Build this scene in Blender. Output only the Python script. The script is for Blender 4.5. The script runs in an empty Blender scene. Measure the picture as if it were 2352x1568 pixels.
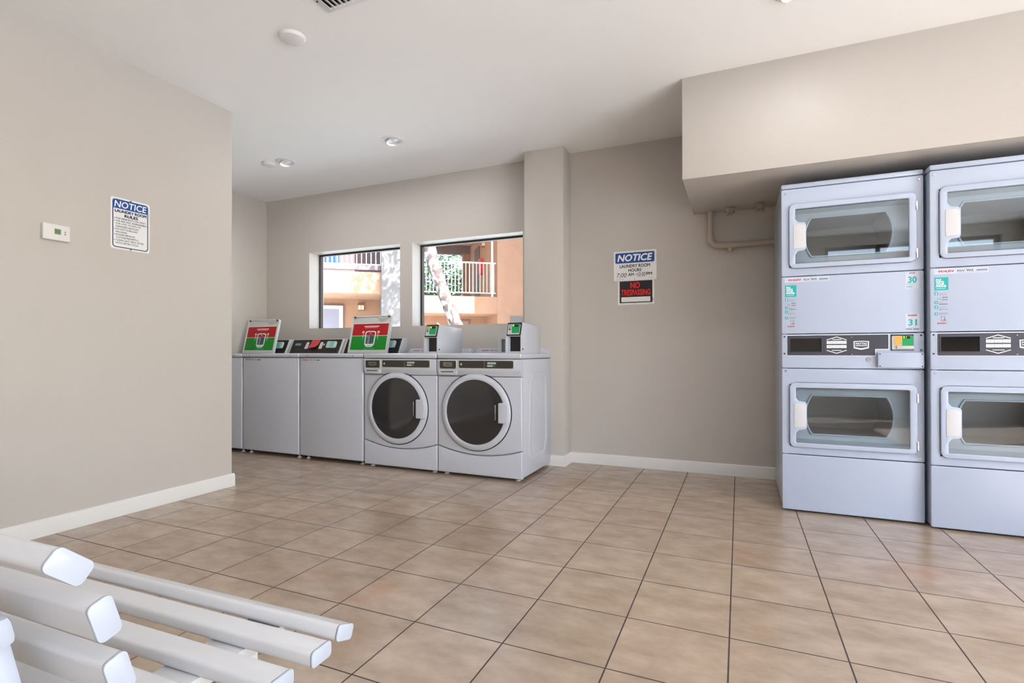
import bpy, bmesh, math, random
from mathutils import Matrix, Vector
R = math.radians
sc = bpy.context.scene
COL = sc.collection

# ---------------------------------------------------------------- camera
W_PX, H_PX, F_PX = 2352.0, 1568.0, 1226.55
yaw, pitch, roll = -0.425571, 0.0042632, -0.0016262
fwd = Vector((math.sin(yaw) * math.cos(pitch), math.cos(yaw) * math.cos(pitch), math.sin(pitch)))
rgt = Vector((math.cos(yaw), -math.sin(yaw), 0))
upv = rgt.cross(fwd)
r2 = math.cos(roll) * rgt + math.sin(roll) * upv
u2 = -math.sin(roll) * rgt + math.cos(roll) * upv
cd = bpy.data.cameras.new('camera'); cam = bpy.data.objects.new('camera', cd); COL.objects.link(cam)
cam.matrix_world = Matrix(((r2.x, u2.x, -fwd.x, 0.0331), (r2.y, u2.y, -fwd.y, -2.9419), (r2.z, u2.z, -fwd.z, 0.9496), (0, 0, 0, 1)))
cd.sensor_width = 36.0; cd.sensor_fit = 'HORIZONTAL'; cd.lens = F_PX * 36.0 / W_PX
cd.shift_x = (1176.0 - 1142.118) / W_PX; cd.shift_y = (802.203 - 784.0) / W_PX
cd.clip_start = 0.02; cd.clip_end = 200
sc.camera = cam

# ---------------------------------------------------------------- sky, sun, daylight, exposure
wd = bpy.data.worlds.new('sky'); sc.world = wd; wd.use_nodes = True
nt = wd.node_tree; bg = nt.nodes['Background']
sky = nt.nodes.new('ShaderNodeTexSky'); sky.sky_type = 'NISHITA'; sky.sun_disc = False
sky.sun_elevation = R(46); sky.sun_rotation = R(120); sky.air_density = 1.0; sky.dust_density = 1.5; sky.ozone_density = 1.0
nt.links.new(sky.outputs[0], bg.inputs[0]); bg.inputs[1].default_value = 1.2
SUN_DIR = Vector((0.75, -0.45, 0.90)).normalized()
sl = bpy.data.lights.new('sun', 'SUN'); sl.energy = 31.0; sl.angle = R(0.6); sl.color = (0.80, 0.91, 1.0)
so = bpy.data.objects.new('sun', sl); COL.objects.link(so); so.rotation_euler = SUN_DIR.to_track_quat('Z', 'Y').to_euler()
so.location = (8, -6, 9)
def portal(name, loc, rot, sx, sy):
    """guides the sky's light through an opening"""
    l = bpy.data.lights.new(name, 'AREA'); l.shape = 'RECTANGLE'; l.size = sx; l.size_y = sy
    l.cycles.is_portal = True
    o = bpy.data.objects.new(name, l); COL.objects.link(o); o.location = loc; o.rotation_euler = rot
portal('sky_portal_right', (3.62, -2.85, 1.25), (R(90), 0, R(90)), 3.9, 2.5)
portal('sky_portal_rear', (2.2, -5.22, 1.68), (R(90), 0, 0), 2.0, 1.65)
portal('sky_portal_windows', (-2.99, 1.80, 1.62), (R(-90), 0, 0), 2.6, 0.9)
vs = sc.view_settings
vs.view_transform = 'Standard'; vs.look = 'None'; vs.exposure = 0.0; vs.gamma = 1.0; vs.use_curve_mapping = False

# ---------------------------------------------------------------- materials
def srgb(r, g, b):
    f = lambda c: c / 12.92 if c <= 0.04045 else ((c + 0.055) / 1.055) ** 2.4
    return (f(r / 255), f(g / 255), f(b / 255), 1)
MATS = {}
def mat(name, rgb, rough=0.5, metal=0.0, spec=0.5, coat=0.0, noise=0.0, nscale=6.0, bump=0.0, bscale=120.0, emit=0.0):
    if name in MATS: return MATS[name]
    m = bpy.data.materials.new(name); m.use_nodes = True; t = m.node_tree; b = t.nodes['Principled BSDF']
    c = srgb(*rgb)
    b.inputs['Base Color'].default_value = c; b.inputs['Roughness'].default_value = rough
    b.inputs['Metallic'].default_value = metal; b.inputs['Specular IOR Level'].default_value = spec
    b.inputs['Coat Weight'].default_value = coat; b.inputs['Coat Roughness'].default_value = 0.08
    if noise or bump:
        tc = t.nodes.new('ShaderNodeTexCoord')
    if noise:
        n = t.nodes.new('ShaderNodeTexNoise'); n.inputs['Scale'].default_value = nscale; n.inputs['Detail'].default_value = 5
        t.links.new(tc.outputs['Object'], n.inputs['Vector'])
        mr = t.nodes.new('ShaderNodeMapRange'); mr.inputs[1].default_value = 0.3; mr.inputs[2].default_value = 0.7
        mr.inputs[3].default_value = 1 - noise; mr.inputs[4].default_value = 1 + noise
        t.links.new(n.outputs['Fac'], mr.inputs[0])
        mx = t.nodes.new('ShaderNodeMix'); mx.data_type = 'RGBA'; mx.blend_type = 'MULTIPLY'; mx.inputs[0].default_value = 1
        mx.inputs[6].default_value = c
        t.links.new(mr.outputs[0], mx.inputs[7]); t.links.new(mx.outputs[2], b.inputs['Base Color'])
    if bump:
        n2 = t.nodes.new('ShaderNodeTexNoise'); n2.inputs['Scale'].default_value = bscale; n2.inputs['Detail'].default_value = 2
        t.links.new(tc.outputs['Object'], n2.inputs['Vector'])
        bp = t.nodes.new('ShaderNodeBump'); bp.inputs['Strength'].default_value = bump; bp.inputs['Distance'].default_value = 0.004
        t.links.new(n2.outputs['Fac'], bp.inputs['Height']); t.links.new(bp.outputs[0], b.inputs['Normal'])
    if emit:
        b.inputs['Emission Color'].default_value = c; b.inputs['Emission Strength'].default_value = emit
    MATS[name] = m
    return m
def glass_mat(name, tint, rough=0.02, fac=0.12):
    m = bpy.data.materials.new(name); m.use_nodes = True; t = m.node_tree; t.nodes.clear()
    o = t.nodes.new('ShaderNodeOutputMaterial'); tr = t.nodes.new('ShaderNodeBsdfTransparent'); gl = t.nodes.new('ShaderNodeBsdfGlossy')
    tr.inputs[0].default_value = tint; gl.inputs['Roughness'].default_value = rough; gl.inputs[0].default_value = (1, 1, 1, 1)
    fr = t.nodes.new('ShaderNodeFresnel'); ge = t.nodes.new('ShaderNodeNewGeometry'); io = t.nodes.new('ShaderNodeMapRange')
    io.inputs[3].default_value = 1.5; io.inputs[4].default_value = 1 / 1.5
    t.links.new(ge.outputs['Backfacing'], io.inputs[0]); t.links.new(io.outputs[0], fr.inputs[0])
    ad = t.nodes.new('ShaderNodeMath'); ad.operation = 'ADD'; ad.inputs[1].default_value = fac; ad.use_clamp = True
    t.links.new(fr.outputs[0], ad.inputs[0])
    mx = t.nodes.new('ShaderNodeMixShader'); t.links.new(ad.outputs[0], mx.inputs[0])
    t.links.new(tr.outputs[0], mx.inputs[1]); t.links.new(gl.outputs[0], mx.inputs[2]); t.links.new(mx.outputs[0], o.inputs[0])
    MATS[name] = m
    return m
def tile_mat():
    T = 0.3366
    m = bpy.data.materials.new('floor_tile'); m.use_nodes = True; t = m.node_tree; b = t.nodes['Principled BSDF']; L = t.links.new
    tc = t.nodes.new('ShaderNodeTexCoord')
    br = t.nodes.new('ShaderNodeTexBrick'); br.offset = 0.0; br.squash = 1.0
    br.inputs['Scale'].default_value = 1.0; br.inputs['Brick Width'].default_value = T; br.inputs['Row Height'].default_value = T
    br.inputs['Mortar Size'].default_value = 0.0027; br.inputs['Mortar Smooth'].default_value = 0.12; br.inputs['Bias'].default_value = 0.0
    br.inputs['Color1'].default_value = (0, 0, 0, 1); br.inputs['Color2'].default_value = (1, 1, 1, 1); br.inputs['Mortar'].default_value = (0.5, 0.5, 0.5, 1)
    L(tc.outputs['Object'], br.inputs['Vector'])
    n1 = t.nodes.new('ShaderNodeTexNoise'); n1.inputs['Scale'].default_value = 5.5; n1.inputs['Detail'].default_value = 8; n1.inputs['Roughness'].default_value = 0.62
    n2 = t.nodes.new('ShaderNodeTexNoise'); n2.inputs['Scale'].default_value = 2.1; n2.inputs['Detail'].default_value = 3
    mp = t.nodes.new('ShaderNodeMapping'); mp.inputs['Scale'].default_value = (1.0, 1.7, 1.0); L(tc.outputs['Object'], mp.inputs[0])
    L(mp.outputs[0], n1.inputs['Vector']); L(tc.outputs['Object'], n2.inputs['Vector'])
    r1 = t.nodes.new('ShaderNodeValToRGB'); e = r1.color_ramp.elements
    e[0].position = 0.30; e[0].color = srgb(156, 134, 113); e[1].position = 0.68; e[1].color = srgb(183, 163, 143)
    L(n1.outputs['Fac'], r1.inputs[0])
    r2_ = t.nodes.new('ShaderNodeValToRGB'); e = r2_.color_ramp.elements
    e[0].position = 0.58; e[0].color = (0, 0, 0, 1); e[1].position = 0.72; e[1].color = (0.45, 0.45, 0.45, 1)
    L(n2.outputs['Fac'], r2_.inputs[0])
    mx = t.nodes.new('ShaderNodeMix'); mx.data_type = 'RGBA'; mx.inputs[7].default_value = srgb(172, 128, 96)
    L(r2_.outputs[0], mx.inputs[0]); L(r1.outputs[0], mx.inputs[6])
    # small shade difference from tile to tile
    rv = t.nodes.new('ShaderNodeMapRange'); rv.inputs[3].default_value = 0.94; rv.inputs[4].default_value = 1.06
    L(br.outputs['Color'], rv.inputs[0])
    mm = t.nodes.new('ShaderNodeMix'); mm.data_type = 'RGBA'; mm.blend_type = 'MULTIPLY'; mm.inputs[0].default_value = 1
    L(mx.outputs[2], mm.inputs[6]); L(rv.outputs[0], mm.inputs[7])
    mg = t.nodes.new('ShaderNodeMix'); mg.data_type = 'RGBA'; mg.inputs[7].default_value = srgb(62, 50, 42)
    L(br.outputs['Fac'], mg.inputs[0]); L(mm.outputs[2], mg.inputs[6]); L(mg.outputs[2], b.inputs['Base Color'])
    rr = t.nodes.new('ShaderNodeMapRange'); rr.inputs[3].default_value = 0.24; rr.inputs[4].default_value = 0.8
    L(br.outputs['Fac'], rr.inputs[0]); L(rr.outputs[0], b.inputs['Roughness'])
    iv = t.nodes.new('ShaderNodeMath'); iv.operation = 'SUBTRACT'; iv.inputs[0].default_value = 1; L(br.outputs['Fac'], iv.inputs[1])
    bp = t.nodes.new('ShaderNodeBump'); bp.inputs['Strength'].default_value = 0.5; bp.inputs['Distance'].default_value = 0.003
    L(iv.outputs[0], bp.inputs['Height']); L(bp.outputs[0], b.inputs['Normal'])
    b.inputs['Specular IOR Level'].default_value = 0.8
    MATS['floor_tile'] = m
    return m
M_WALL = mat('wall_paint', (194, 187, 179), 0.5, bump=0.16, bscale=70)
M_CEIL = mat('ceiling_paint', (246, 244, 241), 0.7, bump=0.12, bscale=60)
M_TRIM = mat('white_trim_paint', (225, 222, 218), 0.4)
M_ENAMEL = mat('white_enamel', (176, 187, 206), 0.28, coat=0.5)
M_ENAMEL2 = mat('white_washer_enamel', (195, 198, 207), 0.3, coat=0.4)
M_CREAM = mat('cream_plastic', (205, 204, 206), 0.4)
M_GREYPL = mat('light_grey_plastic', (196, 196, 192), 0.4)
M_DARK = mat('black_plastic', (26, 25, 26), 0.35)
M_FASCIA = mat('charcoal_fascia', (62, 64, 74), 0.35)
M_BROWNP = mat('dark_brown_panel', (58, 52, 48), 0.3)
M_DISP = mat('display_window', (14, 13, 12), 0.1)
M_STEEL = mat('bright_steel', (190, 190, 192), 0.25, metal=1.0)
M_LINER = mat('grey_drum_liner', (168, 178, 184), 0.45)
M_DRUM = mat('dark_drum_metal', (150, 146, 142), 0.4, metal=0.2)
M_TEAL = mat('teal_print', (0, 168, 166), 0.5)
M_RED = mat('red_print', (196, 24, 44), 0.5)
M_GREEN = mat('green_print', (0, 132, 28), 0.5)
M_DKRED = mat('dark_red_print', (172, 2, 12), 0.5)
M_BLACKP = mat('black_print', (24, 24, 28), 0.5)
M_GREYP = mat('grey_print', (128, 130, 138), 0.5)
M_WHITEP = mat('white_print', (240, 240, 240), 0.45)
M_LABEL = mat('pale_label_paper', (196, 204, 217), 0.45)
M_BLUE = mat('blue_print', (18, 76, 150), 0.45)
M_NAVY = mat('navy_print', (22, 36, 84), 0.45)
M_SIGNW = mat('white_sign_plate', (232, 232, 230), 0.4)
M_LCD = mat('green_lcd', (112, 140, 104), 0.2)
M_LED = mat('lit_green_digits', (190, 255, 30), 0.3, emit=1.0)
M_ORANGE = mat('orange_print', (236, 168, 78), 0.45)
M_GRN2 = mat('reader_green', (0, 150, 84), 0.4)
M_SALMON = mat('red_paper', (246, 104, 106), 0.6)
M_PIPE = mat('painted_pipe', (176, 163, 146), 0.45)
M_BRONZE = mat('dark_bronze_frame', (58, 48, 44), 0.4, metal=0.3)
M_BENCH = mat('white_bench_powder_coat', (214, 214, 215), 0.34)
M_CAP = mat('white_bench_cap', (174, 179, 189), 0.3)
M_GLASSW = glass_mat('window_glass', (0.80, 0.82, 0.82, 1), fac=0.0)
M_GLASSD = glass_mat('dryer_door_glass', (0.90, 0.93, 0.95, 1), fac=0.0)
M_SMOKE = mat('smoked_door_glass', (36, 36, 38), 0.12, spec=0.6, coat=0.3)
M_STUCCO = mat('pale_stucco', (122, 115, 111), 0.9, noise=0.08, nscale=3, bump=0.4, bscale=40)
M_PEACH = mat('peach_stucco', (178, 136, 108), 0.9, noise=0.06, nscale=3, bump=0.4, bscale=40)
M_MAUVE = mat('mauve_brown_paint', (124, 104, 104), 0.8, noise=0.05)
M_RAIL = mat('cream_rail_paint', (236, 228, 214), 0.45)
M_DOORG = mat('grey_lilac_door', (150, 147, 162), 0.5)
M_BARK = mat('pale_mottled_bark', (205, 196, 190), 0.85)
M_LEAF = mat('green_leaves', (96, 132, 74), 0.6, noise=0.25, nscale=2)
M_LEAF2 = mat('grey_green_leaves', (150, 168, 132), 0.6, noise=0.2, nscale=3)
M_CONC = mat('pale_concrete_paving', (234, 230, 224), 0.85, noise=0.05, nscale=2)
M_LAMPG = mat('frosted_lamp_glass', (255, 236, 200), 0.4)
M_BLUEC = mat('blue_cloth', (64, 104, 178), 0.7, noise=0.15, nscale=4)
M_TILE = tile_mat()
def bark_nodes():
    t = M_BARK.node_tree; b = t.nodes['Principled BSDF']; tc = t.nodes.new('ShaderNodeTexCoord')
    v = t.nodes.new('ShaderNodeTexNoise'); v.inputs['Scale'].default_value = 13; v.inputs['Detail'].default_value = 4
    mp = t.nodes.new('ShaderNodeMapping'); mp.inputs['Scale'].default_value = (1, 1, 0.6)
    t.links.new(tc.outputs['Object'], mp.inputs[0]); t.links.new(mp.outputs[0], v.inputs['Vector'])
    r = t.nodes.new('ShaderNodeValToRGB'); e = r.color_ramp.elements
    e[0].position = 0.44; e[0].color = srgb(88, 72, 68); e[1].position = 0.53; e[1].color = srgb(170, 164, 160)
    n = e.new(0.49); n.color = srgb(120, 92, 74)
    t.links.new(v.outputs['Fac'], r.inputs[0]); t.links.new(r.outputs[0], b.inputs['Base Color'])
bark_nodes()

# ---------------------------------------------------------------- mesh helpers
class G:
    """collects shapes and links them as ONE mesh object"""
    def __init__(s): s.bm = bmesh.new()
    def add_bm(s, bm, mtx=None):
        if mtx is not None: bmesh.ops.transform(bm, matrix=mtx, verts=bm.verts)
        me = bpy.data.meshes.new('t'); bm.to_mesh(me); bm.free(); s.bm.from_mesh(me); bpy.data.meshes.remove(me)
        return s
    def box(s, x0, x1, y0, y1, z0, z1, bev=0.0, seg=2, mtx=None):
        bm = bmesh.new(); bmesh.ops.create_cube(bm, size=1)
        bmesh.ops.transform(bm, matrix=Matrix.Translation(((x0 + x1) / 2, (y0 + y1) / 2, (z0 + z1) / 2)) @ Matrix.Diagonal((abs(x1 - x0), abs(y1 - y0), abs(z1 - z0), 1)), verts=bm.verts)
        if bev: bmesh.ops.bevel(bm, geom=bm.edges[:], offset=bev, segments=seg, profile=0.5, affect='EDGES')
        return s.add_bm(bm, mtx)
    def cyl(s, p0, p1, r0, r1=None, n=20, cap=True, mtx=None):
        r1 = r0 if r1 is None else r1
        p0 = Vector(p0); p1 = Vector(p1); d = p1 - p0
        bm = bmesh.new(); bmesh.ops.create_cone(bm, cap_ends=cap, segments=n, radius1=r0, radius2=r1, depth=d.length)
        m = Matrix.Translation((p0 + p1) / 2) @ d.to_track_quat('Z', 'Y').to_matrix().to_4x4()
        bmesh.ops.transform(bm, matrix=m, verts=bm.verts)
        return s.add_bm(bm, mtx)
    def lathe(s, prof, axis_m, n=64):
        """prof: (r, h) pairs turned about local Z; axis_m places it"""
        bm = bmesh.new(); rings = []
        for r, h in prof:
            if r < 1e-6: rings.append([bm.verts.new((0, 0, h))])
            else: rings.append([bm.verts.new((r * math.cos(2 * math.pi * k / n), r * math.sin(2 * math.pi * k / n), h)) for k in range(n)])
        for a, b in zip(rings, rings[1:]):
            for k in range(n):
                k2 = (k + 1) % n
                if len(a) == 1 and len(b) == 1: continue
                if len(a) == 1: bm.faces.new((a[0], b[k], b[k2]))
                elif len(b) == 1: bm.faces.new((a[k], b[0], a[k2]))
                else: bm.faces.new((a[k], b[k], b[k2], a[k2]))
        bmesh.ops.recalc_face_normals(bm, faces=bm.faces)
        return s.add_bm(bm, axis_m)
    def tube(s, pts, r, n=14, cap=True):
        """round tube through points with mitred rings; r number or list"""
        P = [Vector(p) for p in pts]; bm = bmesh.new(); rings = []; ref = None
        for i, p in enumerate(P):
            d = (P[min(i + 1, len(P) - 1)] - P[max(i - 1, 0)]).normalized()
            if ref is None: ref = d.orthogonal().normalized()
            ref = (ref - d * ref.dot(d)).normalized(); o = d.cross(ref)
            rr = r[i] if isinstance(r, (list, tuple)) else r
            rings.append([bm.verts.new(p + ref * rr * math.cos(2 * math.pi * k / n) + o * rr * math.sin(2 * math.pi * k / n)) for k in range(n)])
        for a, b in zip(rings, rings[1:]):
            for k in range(n): bm.faces.new((a[k], a[(k + 1) % n], b[(k + 1) % n], b[k]))
        if cap: bm.faces.new(rings[0][::-1]); bm.faces.new(rings[-1])
        bmesh.ops.recalc_face_normals(bm, faces=bm.faces)
        return s.add_bm(bm)
    def prism_x(s, prof, x0, x1, bev=0.0, mtx=None):
        """polygon (y, z) extruded along x"""
        bm = bmesh.new()
        a = [bm.verts.new((x0, y, z)) for y, z in prof]; b = [bm.verts.new((x1, y, z)) for y, z in prof]
        n = len(prof)
        bm.faces.new(a); bm.faces.new(b[::-1])
        for k in range(n): bm.faces.new((a[k], b[k], b[(k + 1) % n], a[(k + 1) % n]))
        bmesh.ops.recalc_face_normals(bm, faces=bm.faces)
        if bev: bmesh.ops.bevel(bm, geom=bm.edges[:], offset=bev, segments=2, profile=0.5, affect='EDGES')
        return s.add_bm(bm, mtx)
    def plate(s, outlines, y_front, th, bev=0.0, mtx=None):
        """closed outlines in (x, z), first the rim then the holes; a slab whose face looks towards -y at y_front"""
        cu = bpy.data.curves.new('c', 'CURVE'); cu.dimensions = '2D'; cu.fill_mode = 'BOTH'
        for o in outlines:
            sp = cu.splines.new('POLY'); sp.points.add(len(o) - 1); sp.use_cyclic_u = True
            for p, (x, z) in zip(sp.points, o): p.co = (x, z, 0, 1)
        cu.extrude = max(th / 2 - bev, 1e-5)
        if bev: cu.bevel_depth = bev; cu.bevel_resolution = 2; cu.offset = -bev
        ob = bpy.data.objects.new('c', cu); COL.objects.link(ob)
        dg = bpy.context.evaluated_depsgraph_get(); me = bpy.data.meshes.new_from_object(ob.evaluated_get(dg))
        bpy.data.objects.remove(ob); bpy.data.curves.remove(cu)
        bm = bmesh.new(); bm.from_mesh(me); bpy.data.meshes.remove(me)
        bmesh.ops.remove_doubles(bm, verts=bm.verts, dist=1e-6)
        yc = y_front + th / 2
        m = Matrix(((1, 0, 0, 0), (0, 0, -1, yc), (0, 1, 0, 0), (0, 0, 0, 1)))
        return s.add_bm(bm, (mtx @ m) if mtx is not None else m)
    def text(s, string, x0, x1, z0, z1, y, bold=0.0, shear=0.0, align='CENTER', line=1.0, mtx=None, space=1.0):
        """lettering stretched to fill a rectangle in the xz plane, facing -y"""
        cu = bpy.data.curves.new('f', 'FONT'); cu.body = string; cu.size = 1; cu.shear = shear
        cu.align_x = align; cu.space_line = line; cu.extrude = 0; cu.resolution_u = 3; cu.space_character = space
        ob = bpy.data.objects.new('f', cu); COL.objects.link(ob)
        dg = bpy.context.evaluated_depsgraph_get(); me = bpy.data.meshes.new_from_object(ob.evaluated_get(dg))
        bpy.data.objects.remove(ob); bpy.data.curves.remove(cu)
        bm = bmesh.new(); bm.from_mesh(me); bpy.data.meshes.remove(me)
        xs = [v.co.x for v in bm.verts]; ys = [v.co.y for v in bm.verts]
        ax, bx, ay, by = min(xs), max(xs), min(ys), max(ys)
        if bold > 0:      # heavier strokes: the same letters laid over themselves, shifted a little
            src = bm.copy(); tmp = bpy.data.meshes.new('t'); src.to_mesh(tmp); src.free()
            for q_, (dx, dy) in enumerate(((bold, 0), (-bold, 0), (0, bold), (0, -bold))):
                k0 = len(bm.verts); bm.from_mesh(tmp); bm.verts.ensure_lookup_table()
                for v in bm.verts[k0:]: v.co.x += dx; v.co.y += dy; v.co.z += 0.00003 * (q_ + 1)
            bpy.data.meshes.remove(tmp); ax -= bold; bx += bold; ay -= bold; by += bold
        sx = (x1 - x0) / (bx - ax); sz = (z1 - z0) / (by - ay)
        m = Matrix(((sx, 0, 0, x0 - ax * sx), (0, 0, -1, y), (0, sz, 0, z0 - ay * sz), (0, 0, 0, 1)))
        return s.add_bm(bm, (mtx @ m) if mtx is not None else m)
def rr(x0, x1, z0, z1, r=0.0, n=5):
    if r <= 0: return [(x0, z0), (x1, z0), (x1, z1), (x0, z1)]
    out = []
    for cx, cz, a0 in ((x1 - r, z0 + r, -90), (x1 - r, z1 - r, 0), (x0 + r, z1 - r, 90), (x0 + r, z0 + r, 180)):
        for k in range(n + 1):
            a = R(a0 + 90 * k / n); out.append((cx + r * math.cos(a), cz + r * math.sin(a)))
    return out
def rpoly(pts, n=4):
    """polygon with (x, z, corner radius)"""
    out = []; N = len(pts)
    for i, (x, z, r) in enumerate(pts):
        p = Vector((x, z)); a = Vector(pts[i - 1][:2]) - p; b = Vector(pts[(i + 1) % N][:2]) - p
        if r <= 0: out.append((x, z)); continue
        a.normalize(); b.normalize(); half = a.angle(b) / 2; d = r / math.tan(half)
        p0, p1 = p + a * d, p + b * d
        for k in range(n + 1):
            t = k / n; q = p0 * (1 - t) ** 2 + p * 2 * t * (1 - t) + p1 * t * t
            out.append((q.x, q.y))
    return out
def circ(cx, cz, r, n=40): return [(cx + r * math.cos(2 * math.pi * k / n), cz + r * math.sin(2 * math.pi * k / n)) for k in range(n)]
def obj(name, g, m, parent=None, smooth=True, loc=None, rot=None, label=None):
    me = bpy.data.meshes.new(name); g.bm.to_mesh(me); g.bm.free(); me.materials.append(m)
    if smooth and len(me.polygons):
        me.polygons.foreach_set('use_smooth', [True] * len(me.polygons)); me.set_sharp_from_angle(angle=R(32))
    o = bpy.data.objects.new(name, me); COL.objects.link(o)
    if parent: o.parent = parent
    if loc: o.location = loc
    if rot: o.rotation_euler = rot
    if label: o['label'] = label
    return o
def tag(o, label, cat, group=None, kind=None):
    o['label'] = label; o['category'] = cat
    if group: o['group'] = group
    if kind: o['kind'] = kind
    return o
def thing(name, label, cat, loc=(0, 0, 0), rz=0.0, group=None):
    o = bpy.data.objects.new(name, None); COL.objects.link(o); o.empty_display_size = 0.1
    o.location = loc; o.rotation_euler = (0, 0, rz)
    return tag(o, label, cat, group)
def struct(name, g, m, label, cat, parent=None):
    o = obj(name, g, m, parent); o['kind'] = 'structure'
    if not parent: o['label'] = label; o['category'] = cat
    return o

# ---------------------------------------------------------------- room shell
BW, CE = 1.52, 2.66
XL, XA, XR, YR = -3.255, -4.88, 3.40, -5.0
struct('floor', G().box(XA - 0.2, XR + 0.2, YR - 0.2, BW + 0.2, -0.12, 0), M_TILE, 'beige square ceramic tile floor with dark grout lines', 'floor')
struct('ceiling', G().box(XA - 0.2, XR + 0.2, YR - 0.2, BW + 0.25, CE, CE + 0.25), M_CEIL, 'off white flat ceiling with recessed lights', 'ceiling')
w1 = (-4.242, -3.056, 1.205, 2.03); w2 = (-2.911, -1.735, 1.205, 2.03)
g = G()
WT = 0.22
for x0, x1, z0, z1 in ((XA - 0.2, w1[0], 0, CE), (w1[1], w2[0], 0, CE), (w2[1], XR + 0.2, 0, CE), (w1[0], w1[1], 0, w1[2]), (w1[0], w1[1], w1[3], CE), (w2[0], w2[1], 0, w2[2]), (w2[0], w2[1], w2[3], CE)):
    g.box(x0, x1, BW, BW + WT, z0, z1)
struct('wall_back', g, M_WALL, 'greige painted back wall with two square windows above the washers', 'wall')
struct('wall_left', G().box(XA - 0.2, XL, YR - 0.2, -0.262, 0, CE), M_WALL, 'greige wall on the left carrying the rules sign and thermostat', 'wall')
struct('wall_alcove', G().box(XA - 0.2, XA, -0.262, BW, 0, CE), M_WALL, 'narrow side wall of the washer alcove at far left', 'wall')
g = G()
ro = (-4.8, -0.9, 0.0, 2.5)
for y0, y1, z0, z1 in ((YR, ro[0], 0, CE), (ro[1], BW, 0, CE), (ro[0], ro[1], ro[3], CE)): g.box(XR, XR + 0.2, y0, y1, z0, z1)
struct('wall_right', g, M_WALL, 'greige right wall with a wide glazed opening', 'wall')
g = G()
bo = (1.2, 3.2, 0.85, 2.5)
for x0, x1, z0, z1 in ((XL, bo[0], 0, CE), (bo[1], XR + 0.2, 0, CE), (bo[0], bo[1], bo[3], CE), (bo[0], bo[1], 0, bo[2])): g.box(x0, x1, YR - 0.2, YR, z0, z1)
struct('wall_rear', g, M_WALL, 'greige rear wall with a storefront opening', 'wall')
struct('wall_pilaster', G().box(-1.642, -1.293, 1.315, BW + 0.02, 0, CE, 0.004), M_WALL, 'square painted column between the washers and the sign wall', 'column')
struct('wall_soffit', G().box(-0.289, XR + 0.02, 0.58, BW + 0.02, 2.024, CE + 0.01, 0.003), M_WALL, 'dropped soffit box above the stacked dryers', 'soffit')
def base_prof(g, p0, p1, nrm, h=0.088, t=0.016):
    p0 = Vector(p0); p1 = Vector(p1); n = Vector(nrm)
    prof = [(0, 0), (t, 0), (t, h - 0.02), (t * 0.75, h - 0.006), (t * 0.3, h), (0, h)]
    bm = bmesh.new()
    a = [bm.verts.new((p0.x + n.x * d, p0.y + n.y * d, z)) for d, z in prof]; b = [bm.verts.new((p1.x + n.x * d, p1.y + n.y * d, z)) for d, z in prof]
    bm.faces.new(a); bm.faces.new(b[::-1])
    for k in range(len(prof)): bm.faces.new((a[k], b[k], b[(k + 1) % len(prof)], a[(k + 1) % len(prof)]))
    bmesh.ops.recalc_face_normals(bm, faces=bm.faces); g.add_bm(bm)
g = G(); base_prof(g, (XL, YR), (XL, -0.246), (1, 0)); base_prof(g, (XL, -0.262), (-4.7, -0.262), (0, 1))
struct('baseboard_left', g, M_TRIM, 'white baseboard along the left wall', 'baseboard')
g = G(); base_prof(g, (-1.277, BW), (XR, BW), (0, -1))
struct('baseboard_back', g, M_TRIM, 'white baseboard along the back wall under the signs', 'baseboard')
g = G(); base_prof(g, (-1.62, 1.315), (-1.284, 1.315), (0, -1)); base_prof(g, (-1.293, 1.2988), (-1.293, BW), (1, 0))
struct('baseboard_column', g, M_TRIM, 'white baseboard wrapping the foot of the column', 'baseboard')
for i, w in enumerate((w1, w2)):
    e = bpy.data.objects.new('window_%d' % (i + 1), None); COL.objects.link(e); e.location = (w[0], BW + 0.15, w[2])
    tag(e, ('left' if i == 0 else 'right') + ' square fixed window with dark frame above the washing machines', 'window', kind='structure')
    ww, wh = w[1] - w[0], w[3] - w[2]
    obj('window_frame', G().plate([rr(0, ww, 0, wh), rr(0.018, ww - 0.014, 0.004, wh - 0.018)], 0.0, 0.045, 0.002), M_BRONZE, e)['kind'] = 'structure'
    obj('window_pane', G().box(0.016, ww - 0.012, 0.018, 0.022, 0.002, wh - 0.016), M_GLASSW, e)['kind'] = 'structure'
# storefront mullions of the openings behind the camera and to its right
e = bpy.data.objects.new('window_3', None); COL.objects.link(e); e.location = (bo[0], YR - 0.1, 0); tag(e, 'gridded storefront window in the rear wall', 'window', kind='structure')
g = G()
for k in range(4): g.box(0.65 * k, 0.65 * k + 0.05, -0.03, 0.03, 0.85, 2.5)
for z in (0.85, 1.4, 1.95, 2.45): g.box(0, 2.0, -0.028, 0.028, z, z + 0.05)
obj('window_frame', g, M_BRONZE, e)['kind'] = 'structure'
e = bpy.data.objects.new('window_4', None); COL.objects.link(e); e.location = (XR + 0.1, ro[0], 0); tag(e, 'wide glazed opening in the right wall', 'window', kind='structure')
g = G()
for y in (0, 1.28, 2.56, 3.85): g.box(-0.03, 0.03, y, y + 0.05, 0, 2.5)
g.box(-0.028, 0.028, 0, 3.9, 2.45, 2.5)
obj('window_frame', g, M_BRONZE, e)['kind'] = 'structure'

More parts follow.
